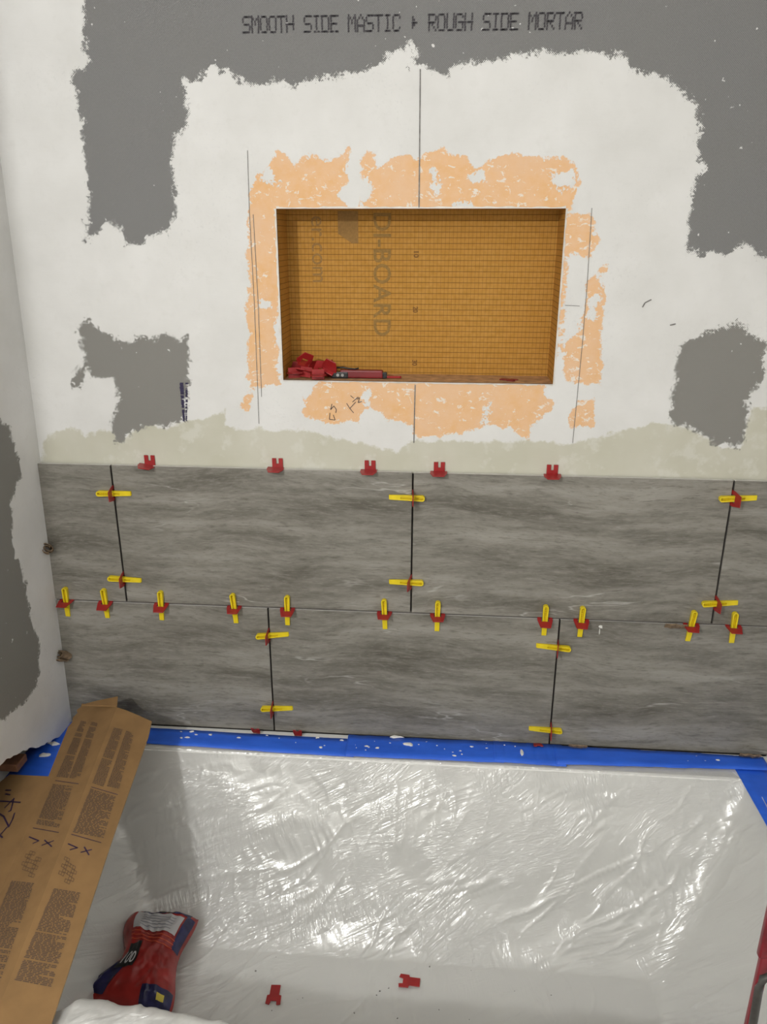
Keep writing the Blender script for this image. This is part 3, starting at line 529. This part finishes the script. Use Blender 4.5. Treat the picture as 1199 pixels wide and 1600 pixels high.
for k, (x, z, sgn, ang) in enumerate(DATA['vclips']):
    jx = [-JX, -JX, 0, 0, JX, JX, LJ, LJ, LJ+JX, LJ+JX][k]
    t = tag(empty('leveling_clip', (jx, -.0005, z)), 'red clip with yellow wedge, '+VL[k], 'tile clip', 'wedged clips on the vertical joints')
    s = obj('strap', strap_me, t); s.matrix_local = axes((0, 0, 1), (jr.uniform(-.12, .12), -1, jr.uniform(-.05, .05)))
    a = math.radians(-(ang-2)); d = Vector((sgn*math.cos(a), 0, sgn*math.sin(a)))
    w = obj('wedge', wedge_me, t); w.matrix_local = axes(d, OUT, d*VO[k])
ORD = ['first', 'second', 'third', 'fourth', 'fifth', 'sixth', 'seventh', 'eighth', 'ninth', 'tenth', 'eleventh']
HA = [-2.6, .6, -3, 3, -1.6, 2, -.5, .4, -.6, -3.8, 2.5]
for k, (x, z, ang) in enumerate(DATA['hclips']):
    t = tag(empty('leveling_clip', (x, -.0005, Z0)), 'upright yellow wedge in red clip, %s from the left along the horizontal joint' % ORD[k], 'tile clip', 'wedged clips along the horizontal joint')
    s = obj('strap', strap_me, t); s.matrix_local = axes((1, 0, jr.uniform(-.03, .03)), (jr.uniform(-.15, .15), -1, jr.uniform(-.30, -.08)))
    a = math.radians(HA[k]); d = Vector((math.sin(a), 0, -math.cos(a)))
    w = obj('wedge', wedge_me, t); w.matrix_local = axes(d, OUT, d*.003)
# clips standing on the top edge of the tiles
PR = [(-.0108, -.020), (-.0108, .0195), (-.0025, .0195), (-.0025, .0085), (.0025, .0085), (.0025, .0195), (.0108, .0195), (.0108, -.020)]
b = MB(); b.prism(PR, -.0009, .0009); base_me = bevel(b.mesh('base_plate', m_red), .0003, 1)
TL = ['leftmost, above the cut tile joint', 'second from the left', 'third from the left', 'fourth from the left, right of the middle joint', 'rightmost, under the niche corner']
topz = Z0+GAP/2+TH
for k, (x, z) in enumerate(DATA['tclips']):
    t = tag(empty('leveling_clip', (x, 0, topz+.001)), 'bare red clip on top tile edge, '+TL[k], 'tile clip', 'bare red clips on the top tile edge')
    s = obj('strap', solid_me, t); s.matrix_local = axes((1, 0, [-.16, -.05, 0, 0, .03][k]), ([.25, .12, 0, 0, -.1][k], -1, 0), (-.001*(4-k), 0, .0002))
    p = obj('base_plate', base_me, t); p.matrix_local = axes((1, 0, 0), (0, 0, 1), (0, .0095, 0))

# ---------------------------------------------------------------- bathtub
def smin(a, b, k):
    h = np.clip(.5+.5*(b-a)/k, 0, 1); return b*(1-h)+a*h-k*h*(1-h)
def basin(x, y, soft=.22):
    t = smin(smin((-.085-y)/.118, (y+.690)/.13, soft), smin((x+.705)/.125, (.705-x)/.125, soft), soft)
    return t
def tub_z(x, y, loose=0.0):
    t = basin(x, y, .30+loose*.5)
    tt = np.clip((t+.02)/1.0, 0, 1)
    f = 1-(1-tt)**(2.3-loose*.9)
    f = f*np.clip(tt/.06, 0, 1)**.35
    return RIM-.328*f
def grid(xs, ys): return np.meshgrid(xs, ys)
def sheet_z(x, y):
    t = smin(smin((-.080-y)/.215, (y+.690)/.15, .22), smin((x+.700)/.20, (.712-x)/.22, .22), .22)
    tt = np.clip(t, 0, 1); f = (1-(1-tt)**1.5)*(1-.10*np.exp(-((tt-.25)/.18)**2))
    return RIM-.322*f
tx = np.linspace(-.884, RW-.002, 150); ty = np.linspace(-.775, .004, 100); TX, TY = grid(tx, ty); TZ = tub_z(TX, TY)
n = len(tx); V = np.stack([TX.ravel(), TY.ravel(), TZ.ravel()], 1).tolist(); F = [(j*n+i, j*n+i+1, (j+1)*n+i+1, (j+1)*n+i) for j in range(len(ty)-1) for i in range(n-1)]
b0 = len(V); V += [(x, -.775, .002) for x in tx]; F += [(b0+i, b0+i+1, i+1, i) for i in range(n-1)]
me = mesh('bathtub', V, F, m_tub, True)
tag(obj('bathtub', me), 'white alcove bathtub under the clear plastic sheet', 'bathtub')

# plastic film draped in the tub and over its front rim
sx = np.linspace(-.692, .712, 470); sy = np.linspace(-.784, -.060, 330); SX, SY = grid(sx, sy)
SX = SX-np.clip((SX-.60)/.128, 0, 1)*np.clip((SY+.135)/.08, 0, 1)*.042
SZ = sheet_z(SX, SY)+.004
arc = SY*1.0+SZ*.9                         # runs down the slopes as well as along the floor
def ridged(u, v, seed, p=2.0): return (1-np.abs(2*fbm(u, v, seed, 3)-1)*1.6).clip(0, 1)**p
wu, wv = fbm(SX*4, arc*4, 40)*.10, fbm(SX*4, arc*4, 50)*.10
def aniso(ang, ls, lc, seed, p):
    a = math.radians(ang); u = (SX+wu)*math.cos(a)+(arc+wv)*math.sin(a); v = -(SX+wu)*math.sin(a)+(arc+wv)*math.cos(a)
    return ridged(u*ls, v*lc, seed, p)
mk = lambda seed, sc: np.clip((fbm(SX*sc, arc*sc, seed, 2)-.40)/.2, 0, 1)
slope = np.clip((RIM-SZ)/.04, 0, 1)
D = .0060*aniso(34, 1.6, 13, 11, 9)*mk(60, 4) + .0050*aniso(58, 2.0, 14, 21, 9)*mk(63, 3.5) + .0030*aniso(25, 5, 34, 31, 5)*mk(66, 6) + .0024*aniso(100, 7, 36, 35, 5)*mk(69, 6)
D = D*.7+.0022*(fbm(SX*5, arc*5, 80)-.5)
front = np.clip((-.60-SY)/.04, 0, 1)
D += front*(.005*ridged(SX*11+arc*3, arc*2.5, 90, 1.5)+.004*fbm(SX*9, arc*5, 95)+.016*np.clip((-.22-SX)/.22, 0, 1)*np.clip((SX+.475)/.03, 0, 1))*(.3+.7*np.clip((SX+.475)/.03, 0, 1))
D *= (.15+.85*np.maximum(slope, front))*np.clip((-.070-SY)/.03, 0, 1)
floorm = np.clip((.085-SZ)/.01, 0, 1); D *= 1-.75*floorm
dzdx = np.gradient(SZ, axis=1)/np.gradient(SX, axis=1); dzdy = np.gradient(SZ, axis=0)/np.gradient(SY, axis=0)
nl = np.sqrt(1+dzdx**2+dzdy**2)
PX, PY, PZ = SX-dzdx/nl*D, SY-dzdy/nl*D, SZ+D/nl
n = len(sx); V = np.stack([PX.ravel(), PY.ravel(), PZ.ravel()], 1).tolist()
F = [(j*n+i, j*n+i+1, (j+1)*n+i+1, (j+1)*n+i) for j in range(len(sy)-1) for i in range(n-1)]
b0 = len(V)
for r, (yy, zz) in enumerate(((-.792, -.012), (-.796, -.05), (-.794, -.14), (-.798, -.26))):
    V += [(PX[0, i], yy+.004*math.sin(i*.11+r), PZ[0, i]+zz) for i in range(n)]
    F += [((b0+(r)*n+i), (b0+r*n+i+1), (i+1 if r == 0 else b0+(r-1)*n+i+1), (i if r == 0 else b0+(r-1)*n+i)) for i in range(n-1)]
me = mesh('plastic_sheet', V, F, m_sheet, True)
ext = len(V)-SX.size
for nm, val in (('s_arc', np.concatenate([arc.ravel(), np.full(ext, -.5)])), ('s_wr', np.concatenate([np.maximum(1-floorm*.85, front).ravel(), np.ones(ext)]))):
    at = me.attributes.new(nm, 'FLOAT', 'POINT'); at.data.foreach_set('value', val.astype(np.float32))
tag(obj('plastic_sheet', me), 'wrinkled clear plastic sheet lining the bathtub', 'plastic sheet')

# blue masking tape along the rim
def tape(x0, x1, yb0, yb1, yf0, yf1, z, label, seed, along='x'):
    n = 60; V = []; F = []
    for i in range(n+1):
        t = i/n; x = x0+(x1-x0)*t
        yb = yb0+(yb1-yb0)*t+.004*(float(vnoise(np.array(t*9.0), np.array(.5), seed))-.5); yf = yf0+(yf1-yf0)*t+.003*(float(vnoise(np.array(t*7.0), np.array(3.5), seed))-.5)
        for k in range(5):
            s = k/4; y = yb+(yf-yb)*s
            zz = z+.0012*float(vnoise(np.array(t*30.0), np.array(s*3.0), seed+1))-max(0, (s-.8))*.006
            V.append((x, y, zz) if along == 'x' else (y, x, zz))
    for i in range(n):
        for k in range(4): a = i*5+k; F.append((a, a+5, a+6, a+1) if along == 'x' else (a, a+1, a+6, a+5))
    o = obj('masking_tape', mesh('masking_tape', V, F, m_tape, True))
    m = o.modifiers.new('t', 'SOLIDIFY'); m.thickness = .0005
    return tag(o, label, 'tape', 'blue tape strips on the tub rim')
tape(-.70, -.115, -.016, -.020, -.068, -.081, RIM+.0065, 'blue tape strip at the left of the back tub rim, beside the cardboard', 3)
tape(-.135, .205, -.006, -.004, -.080, -.075, RIM+.0075, 'blue tape strip in the middle of the back tub rim', 5)
tape(.185, .335, -.004, -.006, -.074, -.078, RIM+.0085, 'short blue tape strip overlapping right of the middle of the rim', 7)
tape(.315, .757, -.008, -.014, -.072, -.056, RIM+.0095, 'blue tape strip at the right end of the back tub rim', 9)
tape(-.012, -.70, .757, .762, .688, .700, RIM+.0022, 'blue tape strip running down the right end of the tub rim', 11, 'y')
tape(-.004, -.50, -.822, -.826, -.700, -.705, RIM+.0022, 'blue tape on the left tub rim, partly beneath the cardboard', 13, 'y')

# flecks of dried mortar
def blob(b, c, r, sq=(1, 1, .35), seed=0, n=7, ax='z'):
    R = random.Random(seed); base = []
    for k in range(n):
        a = 2*math.pi*k/n; q = r*R.uniform(.55, 1.2); base.append((math.cos(a)*q*sq[0], math.sin(a)*q*sq[1]))
    top = [(x*.6, y*.6) for x, y in base]; h = r*sq[2]
    f3 = (lambda x, y, z: (c[0]+x, c[1]+y, c[2]+z)) if ax == 'z' else (lambda x, y, z: (c[0]+x, c[1]-z, c[2]+y))
    V = [f3(x, y, -.0005) for x, y in base]+[f3(x, y, h) for x, y in top]
    b.add(V, [tuple(range(n))[::-1], tuple(range(n, 2*n))]+[(i, (i+1) % n, n+(i+1) % n, n+i) for i in range(n)])
b = MB(); R = random.Random(12)
for k in range(46):
    x = R.uniform(-.55, .74); y = R.uniform(-.062, -.012)
    if x > .5: y = max(y, -.04)
    blob(b, (x, y, RIM+.0088+(.0015 if x > .185 else 0)), R.choice((.0015, .002, .003, .0045)), (R.uniform(.6, 1.8), R.uniform(.5, 1), .25), k)
blob(b, (.0, -.03, RIM+.009), .011, (1.2, .6, .2), 60); blob(b, (.245, -.04, RIM+.010), .010, (.5, 1.2, .2), 61); blob(b, (-.03, -.006, RIM+.009), .011, (1.6, .4, .2), 62)
tag(obj('mortar_flecks', fixn(b.mesh('mortar_flecks', m_mortar))), 'flecks of dried white mortar scattered on the blue tape', 'mortar', kind='stuff')
b = MB(); blob(b, (.392, -.0005, .698), .006, (.8, .8, .35), 3, 8, 'y'); blob(b, (.3905, -.0005, .689), .005, (.35, 1.7, .3), 4, 8, 'y')
tag(obj('mortar_drip', fixn(b.mesh('mortar_drip', m_mortar))), 'small white mortar drip on the right tile of the lower row', 'mortar')
for k, (x, y) in enumerate(((-.778, -.085), (-.776, -.125))):
    b = MB(); blob(b, (x, y, RIM+.0035), .010, (1.4, .8, .3), 70+k, 8)
    tag(obj('mortar_crumb', fixn(b.mesh('mortar_crumb', m_mortar))), ('rear' if k == 0 else 'nearer')+' pale mortar crumb on the blue tape beside the cardboard', 'mortar', 'mortar crumbs on the left tape')

# ---------------------------------------------------------------- cardboard
CD = DATA['card']; v3 = lambda k: np.array(CD[k])
card = tag(empty('cardboard_sheet', (-.57, -.45, .43)), 'folded brown cardboard with printed text blocks lying across the left of the tub', 'cardboard')
co = np.array(card.location)
def aff(O, U, V): return lambda s, t, h=0.0: O+s*U+t*V+h*(lambda q: q/np.linalg.norm(q)*(1 if q[2] > 0 else -1))(np.cross(U, V))
pR = aff(v3('K1'), v3('K2')-v3('K1'), v3('A')-v3('K1')); pL = aff(v3('K1'), v3('K2')-v3('K1'), v3('F1')-v3('K1')); pF = aff(v3('FT'), v3('F2')-v3('FT'), v3('FL')-v3('FT'))
def plate(name, fn, out, th=.0032):
    n = len(out); V = [fn(s, t, 0)-co for s, t in out]+[fn(s, t, -th)-co for s, t in out]
    F = [tuple(range(n)), tuple(range(n, 2*n))[::-1]]+[(i, (i+1) % n, n+(i+1) % n, n+i) for i in range(n)]
    return obj(name, fixn(mesh(name, V, F, [m_card, m_cardin], fm=[0, 0]+[1]*n)), card)
panR = plate('panel', pR, CD['R_out']); panL = plate('panel', pL, CD['L_out']); panF = plate('flap', pF, CD['F_out'])
K = [np.array(p) for p in CD['back']]
V = [p-co for p in K]+[p-co-np.array((0, 0, .003)) for p in K]
obj('torn_layer', fixn(mesh('torn_layer', V, [(0, 1, 2, 3), (4, 5, 6, 7)]+[(i, (i+1) % 4, 4+(i+1) % 4, 4+i) for i in range(4)], m_card)), card)
R = random.Random(21)
def bil(q, a, c): q = np.array(q); return (q[0]*(1-a)+q[1]*a)*(1-c)+(q[3]*(1-a)+q[2]*a)*c
def block(b, fn, q, rows):
    for r in range(rows):
        c0, c1 = (r+.12)/rows, (r+.74)/rows
        if R.random() < .04: continue
        a = R.uniform(0, .03); end = 1 if R.random() < .8 else R.uniform(.5, .95)
        while a < end-.02:
            w = min(end, a+R.uniform(.05, .20)); P = [bil(q, a, c0), bil(q, w, c0), bil(q, w, c1), bil(q, a, c1)]
            b.add([fn(s, t, .0006)-co for s, t in P], [(0, 1, 2, 3)]); a = w+R.uniform(.02, .05)
def pline(b, fn, pts, w):
    P = [fn(s, t, .0007)-co for s, t in pts]
    nrm = np.cross(fn(1, 0)-fn(0, 0), fn(0, 1)-fn(0, 0)); nrm /= np.linalg.norm(nrm)
    for p, q in zip(P[:-1], P[1:]):
        d = (q-p)/np.linalg.norm(q-p); s = np.cross(nrm, d)*w/2; e = d*w*.4
        b.add([p-s-e, q-s+e, q+s+e, p+s-e], [(0, 1, 2, 3)])
for side, fn, pan, dia in (('R', pR, panR, 'R_dia'), ('L', pL, panL, 'L_dia')):
    b = MB()
    for q, rows in zip(CD[side+'_blk'], (44, 44, 34, 62)): block(b, fn, q, rows)
    # brick-layout diagrams: two columns of small outlined rectangles
    (sa, ta), (sb, tb), (sc, tc), (sd, td) = CD[dia]
    for col in range(2):
        for r in range(5):
            s0 = sb+(sc-sb)*(r/5.0)+(0 if col == 0 else .012); s1 = s0+(sc-sb)/5*.8
            t0 = ta+(td-ta)*(.04+.52*col)+(.03 if r % 2 else -.03); t1 = t0+(td-ta)*.34
            pline(b, fn, [(s0, t0), (s0, t1), (s1, t1), (s1, t0), (s0, t0)], .0006)
            pline(b, fn, [(s0, (t0+t1)/2), (s1, (t0+t1)/2)], .0006)
    tag(obj('printed_text', b.mesh('printed_text', m_cprint), pan), 'dense brown printed text blocks')
    for ks, nm in (((0,), 'printed_rule'), ((1,), 'printed_rule'), ((2,), 'tick_mark'), ((3, 4), 'cross_mark')):
        b = MB()
        for k in ks: pline(b, fn, CD[side+'_lin'][k], .0012 if k < 2 else .0022)
        obj(nm, b.mesh(nm, m_marker), pan)
b = MB()
for l in CD['F_lin']: pline(b, pF, l, .003)
tag(obj('handwriting', b.mesh('handwriting', m_marker), panF), 'handwritten size in black marker')

# ---------------------------------------------------------------- torn card shims
def shim(loc, size, label, seed, ax=(1, .3)):
    R = random.Random(seed); b = MB()
    pts = [(-.5, 0), (-.3, .28), (-.05, .12), (.15, .38), (.4, .15), (.5, .3)]
    for lay in range(2):
        V = []
        for k, (a, h) in enumerate(pts):
            for e in (0, 1):
                V.append((size[0]*(a+R.uniform(-.05, .05)), -size[1]*(h*.7+.35*e+lay*.25), size[2]*((.5 if e else -.5)*R.uniform(.6, 1)+lay*.2)))
        n = len(V); F = [(2*k, 2*k+2, 2*k+3, 2*k+1) for k in range(len(pts)-1)]
        b.add(V, F)
    o = obj('card_shim', b.mesh('card_shim', m_shim), None, loc); m = o.modifiers.new('t', 'SOLIDIFY'); m.thickness = .0022
    return tag(o, label, 'shim', 'scraps of card wedged round the tiles')
def roll(loc, r0, r1, L, tilt, label, seed):
    R = random.Random(seed); n = 34; V = []; F = []
    for k in range(n+1):
        t = k/n; a = t*math.pi*3.6; r = (r0+(r1-r0)*t)*(1+.16*math.sin(a*2.3+seed)); e = R.uniform(-.0025, .0025)
        for q in range(4):
            z = (q/3-.5)*L+e*(1 if q in (0, 3) else 0); rr2 = r*(1+.14*math.sin(q*1.9+k*.5)); V.append((rr2*math.cos(a)*1.1, rr2*math.sin(a)*.8, z))
    F = [(k*4+q, k*4+q+1, (k+1)*4+q+1, (k+1)*4+q) for k in range(n) for q in range(3)]
    o = obj('card_shim', mesh('card_shim', V, F, m_shim, False), None, loc, tilt); m = o.modifiers.new('t', 'SOLIDIFY'); m.thickness = .0018
    return tag(o, label, 'shim', 'scraps of card wedged round the tiles')
roll((-.7635, -.0125, .838), .003, .0115, .022, (1.0, .25, .3), 'rolled brown card shim in the left corner beside the upper tile row', 1)
roll((-.7655, -.0135, .583), .003, .0125, .028, (.9, -.35, -.2), 'rolled brown card shim in the left corner beside the lower tile row', 2)
shim((.541, -.001, .708), (.042, .016, .012), 'torn brown card shim stuck in the horizontal joint at the right', 3)
shim((.366, -.014, .4165), (.036, .014, .010), 'brown card shim under the right lower tile on the blue tape', 4)
shim((.726, -.014, .4165), (.040, .018, .010), 'reddish brown card shim under the far right lower tile', 6)
BR = [(-.010, 0), (-.010, .010), (-.0035, .010), (-.0035, .004), (.0035, .004), (.0035, .010), (.010, .010), (.010, 0), (.008, -.012), (-.008, -.012)]
b = MB(); b.prism(BR, -.0009, .0009); stub_me = bevel(b.mesh('clip_stub', m_red), .0003, 1)
for k, (x, lab, tilt) in enumerate(((-.343, 'crushed red clip stub at the bottom joint, left of the pair', .5), (-.248, 'crushed red clip stub at the bottom joint, right of the pair', .4), (.282, 'flat red clip stub under the lower tiles right of the middle', 1.2))):
    o = tag(obj('clip_stub', stub_me), lab, 'tile clip', 'red clip stubs under the tiles')
    o.matrix_world = axes((1, .1*(k-1), 0), (0, -math.sin(tilt), math.cos(tilt)), (x, -.014, RIM+.0125))
FALL = [(-.008, .002), (-.008, .020), (.008, .020), (.008, .002), (.012, .001), (.0125, -.015), (.006, -.016), (.005, -.009), (-.004, -.009), (-.006, -.016), (-.0125, -.014), (-.012, .001)]
b = MB(); b.prism(FALL, 0, .0018); fall_me = bevel(b.mesh('broken_clip', m_red), .0003, 1)
for k, (x, y, z) in enumerate(DATA['tubclips']):
    o = tag(obj('broken_clip', fall_me), ('broken red clip on the tub floor near the front rim', 'broken red clip lying sideways on the tub floor, right one')[k], 'tile clip', 'broken clips on the tub floor')
    o.location = (x, y, float(sheet_z(np.array(x), np.array(y)))+.0075); o.rotation_euler = (0, 0, (.05, -1.62)[k]); o.scale = (1.15, 1.15, 1)

b = MB(); R = random.Random(44)
for k in range(16):
    x = R.uniform(-.32, .42); y = R.uniform(-.42, -.30); blob(b, (x, y, float(sheet_z(np.array(x), np.array(y)))+.0062), R.uniform(.0008, .0022), (1, 1, .4), 200+k)
tag(obj('dirt_specks', fixn(b.mesh('dirt_specks', m_pencil))), 'small dark specks of dirt on the sheet in the tub', 'dirt', kind='stuff')
# ---------------------------------------------------------------- things lying in the niche
b = MB(); b.box(-.012, .012, -.010, .010, 0, .0018)
b.prism([(-.0155, .0015), (-.0155, .010), (-.010, .027), (.010, .027), (.0155, .010), (.0155, .0015)][::-1], -.0009, .0009, 0, Matrix.Rotation(math.pi/2, 4, 'X'))
clip_me = bevel(b.mesh('loose_clip', m_red), .0003, 1)
b = MB(); b.box(-.012, .012, -.010, .010, 0, .0018)
b.prism([(-.0155, .0015), (-.0155, .010), (-.010, .027), (.010, .027), (.0155, .010), (.0155, .0015), (.006, .0015), (.006, .012), (-.006, .012), (-.006, .0015)][::-1], -.0009, .0009, 0, Matrix.Rotation(math.pi/2, 4, 'X'))
clipw_me = bevel(b.mesh('loose_clip', m_red), .0003, 1)
LC = [((-.234, .066, 0), (0, 0, .2), 'standing at the back left of the niche pile', 1), ((-.236, .034, 0), (1.45, 0, .4), 'tipped forward at the left end of the niche pile', 0),
      ((-.212, .030, .002), (1.2, .2, -.5), 'leaning low in the niche pile, second from the left', 1), ((-.205, .062, 0), (.1, .1, .9), 'upright behind the niche pile', 1),
      ((-.184, .040, .004), (.15, .1, .1), 'upright with square window in the middle of the niche pile', 1), ((-.186, .016, .0005), (1.57, 0, .1), 'lying flat at the front of the niche pile', 0),
      ((-.168, .034, .006), (.5, .5, -.4), 'leaning at the right end of the niche pile', 0), ((-.170, .064, 0), (.1, -.2, 1.2), 'upright at the back right of the niche pile', 0),
      ((-.222, .048, .016), (.6, .5, .3), 'resting on top of the niche pile', 1)]
for (x, y, z), rot, lab, w in LC:
    o = tag(obj('loose_clip', clipw_me if w else clip_me), 'loose red levelling clip '+lab, 'tile clip', 'loose red clips piled in the niche')
    o.matrix_world = Matrix.Translation((x, WY+y-.008, NZ0)) @ Matrix.Rotation(rot[2], 4, 'Z') @ Matrix.Rotation(rot[0], 4, 'X') @ Matrix.Rotation(rot[1], 4, 'Y')
    zs = [(o.matrix_world @ v.co).z for v in o.data.vertices]; o.location.z += NZ0-min(zs)+z
o = tag(obj('broken_clip', fall_me), 'dark red clip fragment lying flat at the right of the niche ledge', 'tile clip')
o.matrix_world = Matrix.Translation((.181, .046, NZ0+.0004)) @ Matrix.Rotation(1.1, 4, 'Z') @ Matrix.Scale(.9, 4)
o.data = o.data.copy(); o.data.materials[0] = m_reddark
tool = tag(empty('hand_tool', (-.095, .045, NZ0)), 'dark red hand tool with black lever and thin tip on the niche ledge', 'hand tool')
tl = Vector(tool.location)
def tp(name, b, m, bev=.0, smooth=False):
    b.v = [tuple(Vector(v)-tl) for v in b.v]; me = b.mesh(name, m, smooth)
    if bev: bevel(me, bev, 2)
    else: fixn(me)
    return obj(name, me, tool)
b = MB(); b.box(-.146, -.063, .036, .052, NZ0+.0012, NZ0+.0165); tp('handle', b, m_reddark, .003)
b = MB(); b.box(-.163, -.130, .0345, .0535, NZ0+.0008, NZ0+.0130); jaw = tp('black_jaw', b, m_black, .002)
for x in (-.150, -.141):
    b = MB(); b.tube([(x, .0338, NZ0+.007), (x, .0365, NZ0+.007)], .0030, 10)
    tp('rivet', b, m_steel).parent = jaw
b = MB(); b.tube([(-.163, .044, NZ0+.015), (-.155, .044, NZ0+.0195), (-.142, .044, NZ0+.0205), (-.128, .044, NZ0+.0185), (-.118, .044, NZ0+.0175), (-.110, .044, NZ0+.0195)], .0016, 8); tp('lever', b, m_black, 0, True)
b = MB(); b.box(-.063, -.055, .038, .050, NZ0+.0012, NZ0+.0125); tp('collar', b, m_black, .001)
b = MB(); b.prism([(-.056, .040), (-.056, .048), (-.030, .0465), (-.027, .044), (-.030, .0415)], NZ0+.0015, NZ0+.0055); tp('tip', b, m_red, .0005)

# ---------------------------------------------------------------- bag of clips in the tub
bag = tag(empty('plastic_bag', (-.488, -.345, .088)), 'crumpled red plastic bag with white label and black 100 tag in the tub', 'bag')
bo = np.array(bag.location)
m_bred = varied('bag_red_film', (.30, .022, .020), .25, .35, 22, .35); m_bwht = varied('bag_label_white', (.50, .49, .50), .4, .06, 30)
m_bnavy = varied('bag_navy_film', (.018, .018, .075), .25, .5, 40, .3); m_bor = varied('bag_orange_stripe', (.55, .075, .02), .35, .1, 40)
m_bgry = varied('bag_print_grey', (.16, .16, .20), .5, .1, 60); m_byel = varied('bag_yellow_print', (.62, .50, .05), .4, .1, 40)
def bag_surf(u, v, side=1):
    """u -1..1 across, v 0..1 from the near end to the far end"""
    u = np.asarray(u, float); v = np.asarray(v, float)
    L = -(.063+.010*np.sin(v*9)+.075*np.clip(1-v/.42, 0, 1)**1.3); Rr = .066+.008*np.sin(v*7+1)
    x = np.where(u < 0, -u*L, u*Rr); y = -.120+v*.190
    th = .040*np.clip(1-u**4, 0, 1)**.6*np.clip(1-(2*v-1)**6, 0, 1)**.5
    cr = .012*(fbm(u*2.2+3, v*4.4, 120, 3)-.5)+.006*(1-np.abs(2*fbm(u*4+1, v*7, 130, 2)-1)) 
    z = side*th*(.8 if side > 0 else .25)+cr*np.clip(1-u**6, 0, 1)
    if side < 0: z = -.012*np.clip(1-u**4, 0, 1)+0*v
    ca, sa = math.cos(.02), math.sin(.02)
    return np.stack([x*ca-y*sa, x*sa+y*ca, z+.018+.028*v], -1)
def bag_patch(name, u0, u1, v0, v1, m, lift=.0010, nu=24, nv=24, skew=0.0, parent=None):
    U, V = np.meshgrid(np.linspace(u0, u1, nu), np.linspace(v0, v1, nv)); V2 = V+skew*U
    P = bag_surf(U, V2); P[..., 2] += lift
    F = [(j*nu+i, j*nu+i+1, (j+1)*nu+i+1, (j+1)*nu+i) for j in range(nv-1) for i in range(nu-1)]
    return obj(name, mesh(name, P.reshape(-1, 3), F, m, True), parent or bag)
nu, nv = 56, 60; U, V = np.meshgrid(np.sin(np.linspace(-math.pi/2, math.pi/2, nu)), np.linspace(0, 1, nv))
top = bag_surf(U, V, 1).reshape(-1, 3); bot = bag_surf(U, V, -1).reshape(-1, 3); k = nu*nv
F = [(j*nu+i, j*nu+i+1, (j+1)*nu+i+1, (j+1)*nu+i) for j in range(nv-1) for i in range(nu-1)]
F += [(k+f[3], k+f[2], k+f[1], k+f[0]) for f in F]
rim_ = [i for i in range(nu)]+[j*nu+nu-1 for j in range(1, nv)]+[(nv-1)*nu+i for i in range(nu-2, -1, -1)]+[j*nu for j in range(nv-2, 0, -1)]
F += [(rim_[(q+1) % len(rim_)], rim_[q], k+rim_[q], k+rim_[(q+1) % len(rim_)]) for q in range(len(rim_))]
obj('body', mesh('body', np.concatenate([top, bot]), F, m_bred, True), bag)
bag_patch('navy_corner', -.97, -.42, .02, .30, m_bnavy, .0012, 24, 20, -.10); bag_patch('navy_corner', .20, .97, .01, .16, m_bnavy, .0012)
bag_patch('navy_corner', -.50, .85, .93, .995, m_bnavy, .0012); bag_patch('navy_corner', .78, .97, .55, .93, m_bnavy, .0012)
lab = tag(bag_patch('paper_label', -.62, .74, .70, .92, m_bwht, .0016, 30, 20, -.04), 'white paper label with lines of small print')
for q in range(5): bag_patch('label_print', -.42, .55, .735+q*.034, .742+q*.034, m_bgry, .0024, 20, 2, -.04, lab)
for q in range(3): bag_patch('stripe', -.66, .80, .66-.038*q, .668-.038*q, m_bor, .0016, 24, 2, -.04)
btag = tag(bag_patch('black_tag', -.62, -.20, .33, .58, m_black, .0014, 14, 14, .04), 'black tag with a white number')
me = text_mesh('100', 1, 'number_print', m_bwht, .01); cc = np.array([v.co[:] for v in me.vertices]); mn, mx = cc.min(0), cc.max(0)
uu = -.56+.30*(cc[:, 0]-mn[0])/(mx[0]-mn[0]); vv = .36+.11*(cc[:, 1]-mn[1])/(mx[1]-mn[1]); Pn = bag_surf(uu, vv+.04*uu); Pn[:, 2] += .0026
for v, p in zip(me.vertices, Pn): v.co = p
obj('number_print', me, btag)
bag_patch('yellow_print', .62, .80, .05, .10, m_byel, .0026, 6, 6); bag_patch('yellow_print', -.05, .25, .965, .985, m_byel, .0026, 8, 3)

# ---------------------------------------------------------------- red tool in front of the tub
bar = tag(empty('tool_stand', (.395, -.86, 0)), 'red painted metal upright with dark grey rod at the right', 'tool')
m_bar = varied('worn_red_paint', (.16, .010, .018), .35, .45, 30); m_rod = varied('dark_grey_metal', (.085, .082, .078), .4, .3, 40, Metallic=.6)
def bp(name, b, m, bev=0, smooth=False):
    b.v = [tuple(Vector(v)-Vector((.395, -.86, 0))) for v in b.v]; me = b.mesh(name, m, smooth)
    if bev: bevel(me, bev, 2)
    else: fixn(me)
    return obj(name, me, bar)
b = MB(); b.box(.3838, .3935, -.8625, -.8565, 0, .80); bp('upright', b, m_bar, .0015)
b = MB(); b.box(.3812, .4300, -.863, -.856, .79, 1.05); bp('plate', b, m_bar, .002)
b = MB(); b.tube([(.415, -.880, .790), (.388, -.880, .790), (.3805, -.880, .784), (.3790, -.879, .770), (.3815, -.878, .72), (.384, -.876, .60), (.386, -.874, .30), (.386, -.874, .0045)], .0040, 10); bp('rod', b, m_rod, 0, True)
b = MB(); b.box(.36, .43, -.90, -.825, 0, .006); bp('foot', b, m_bar, .001)
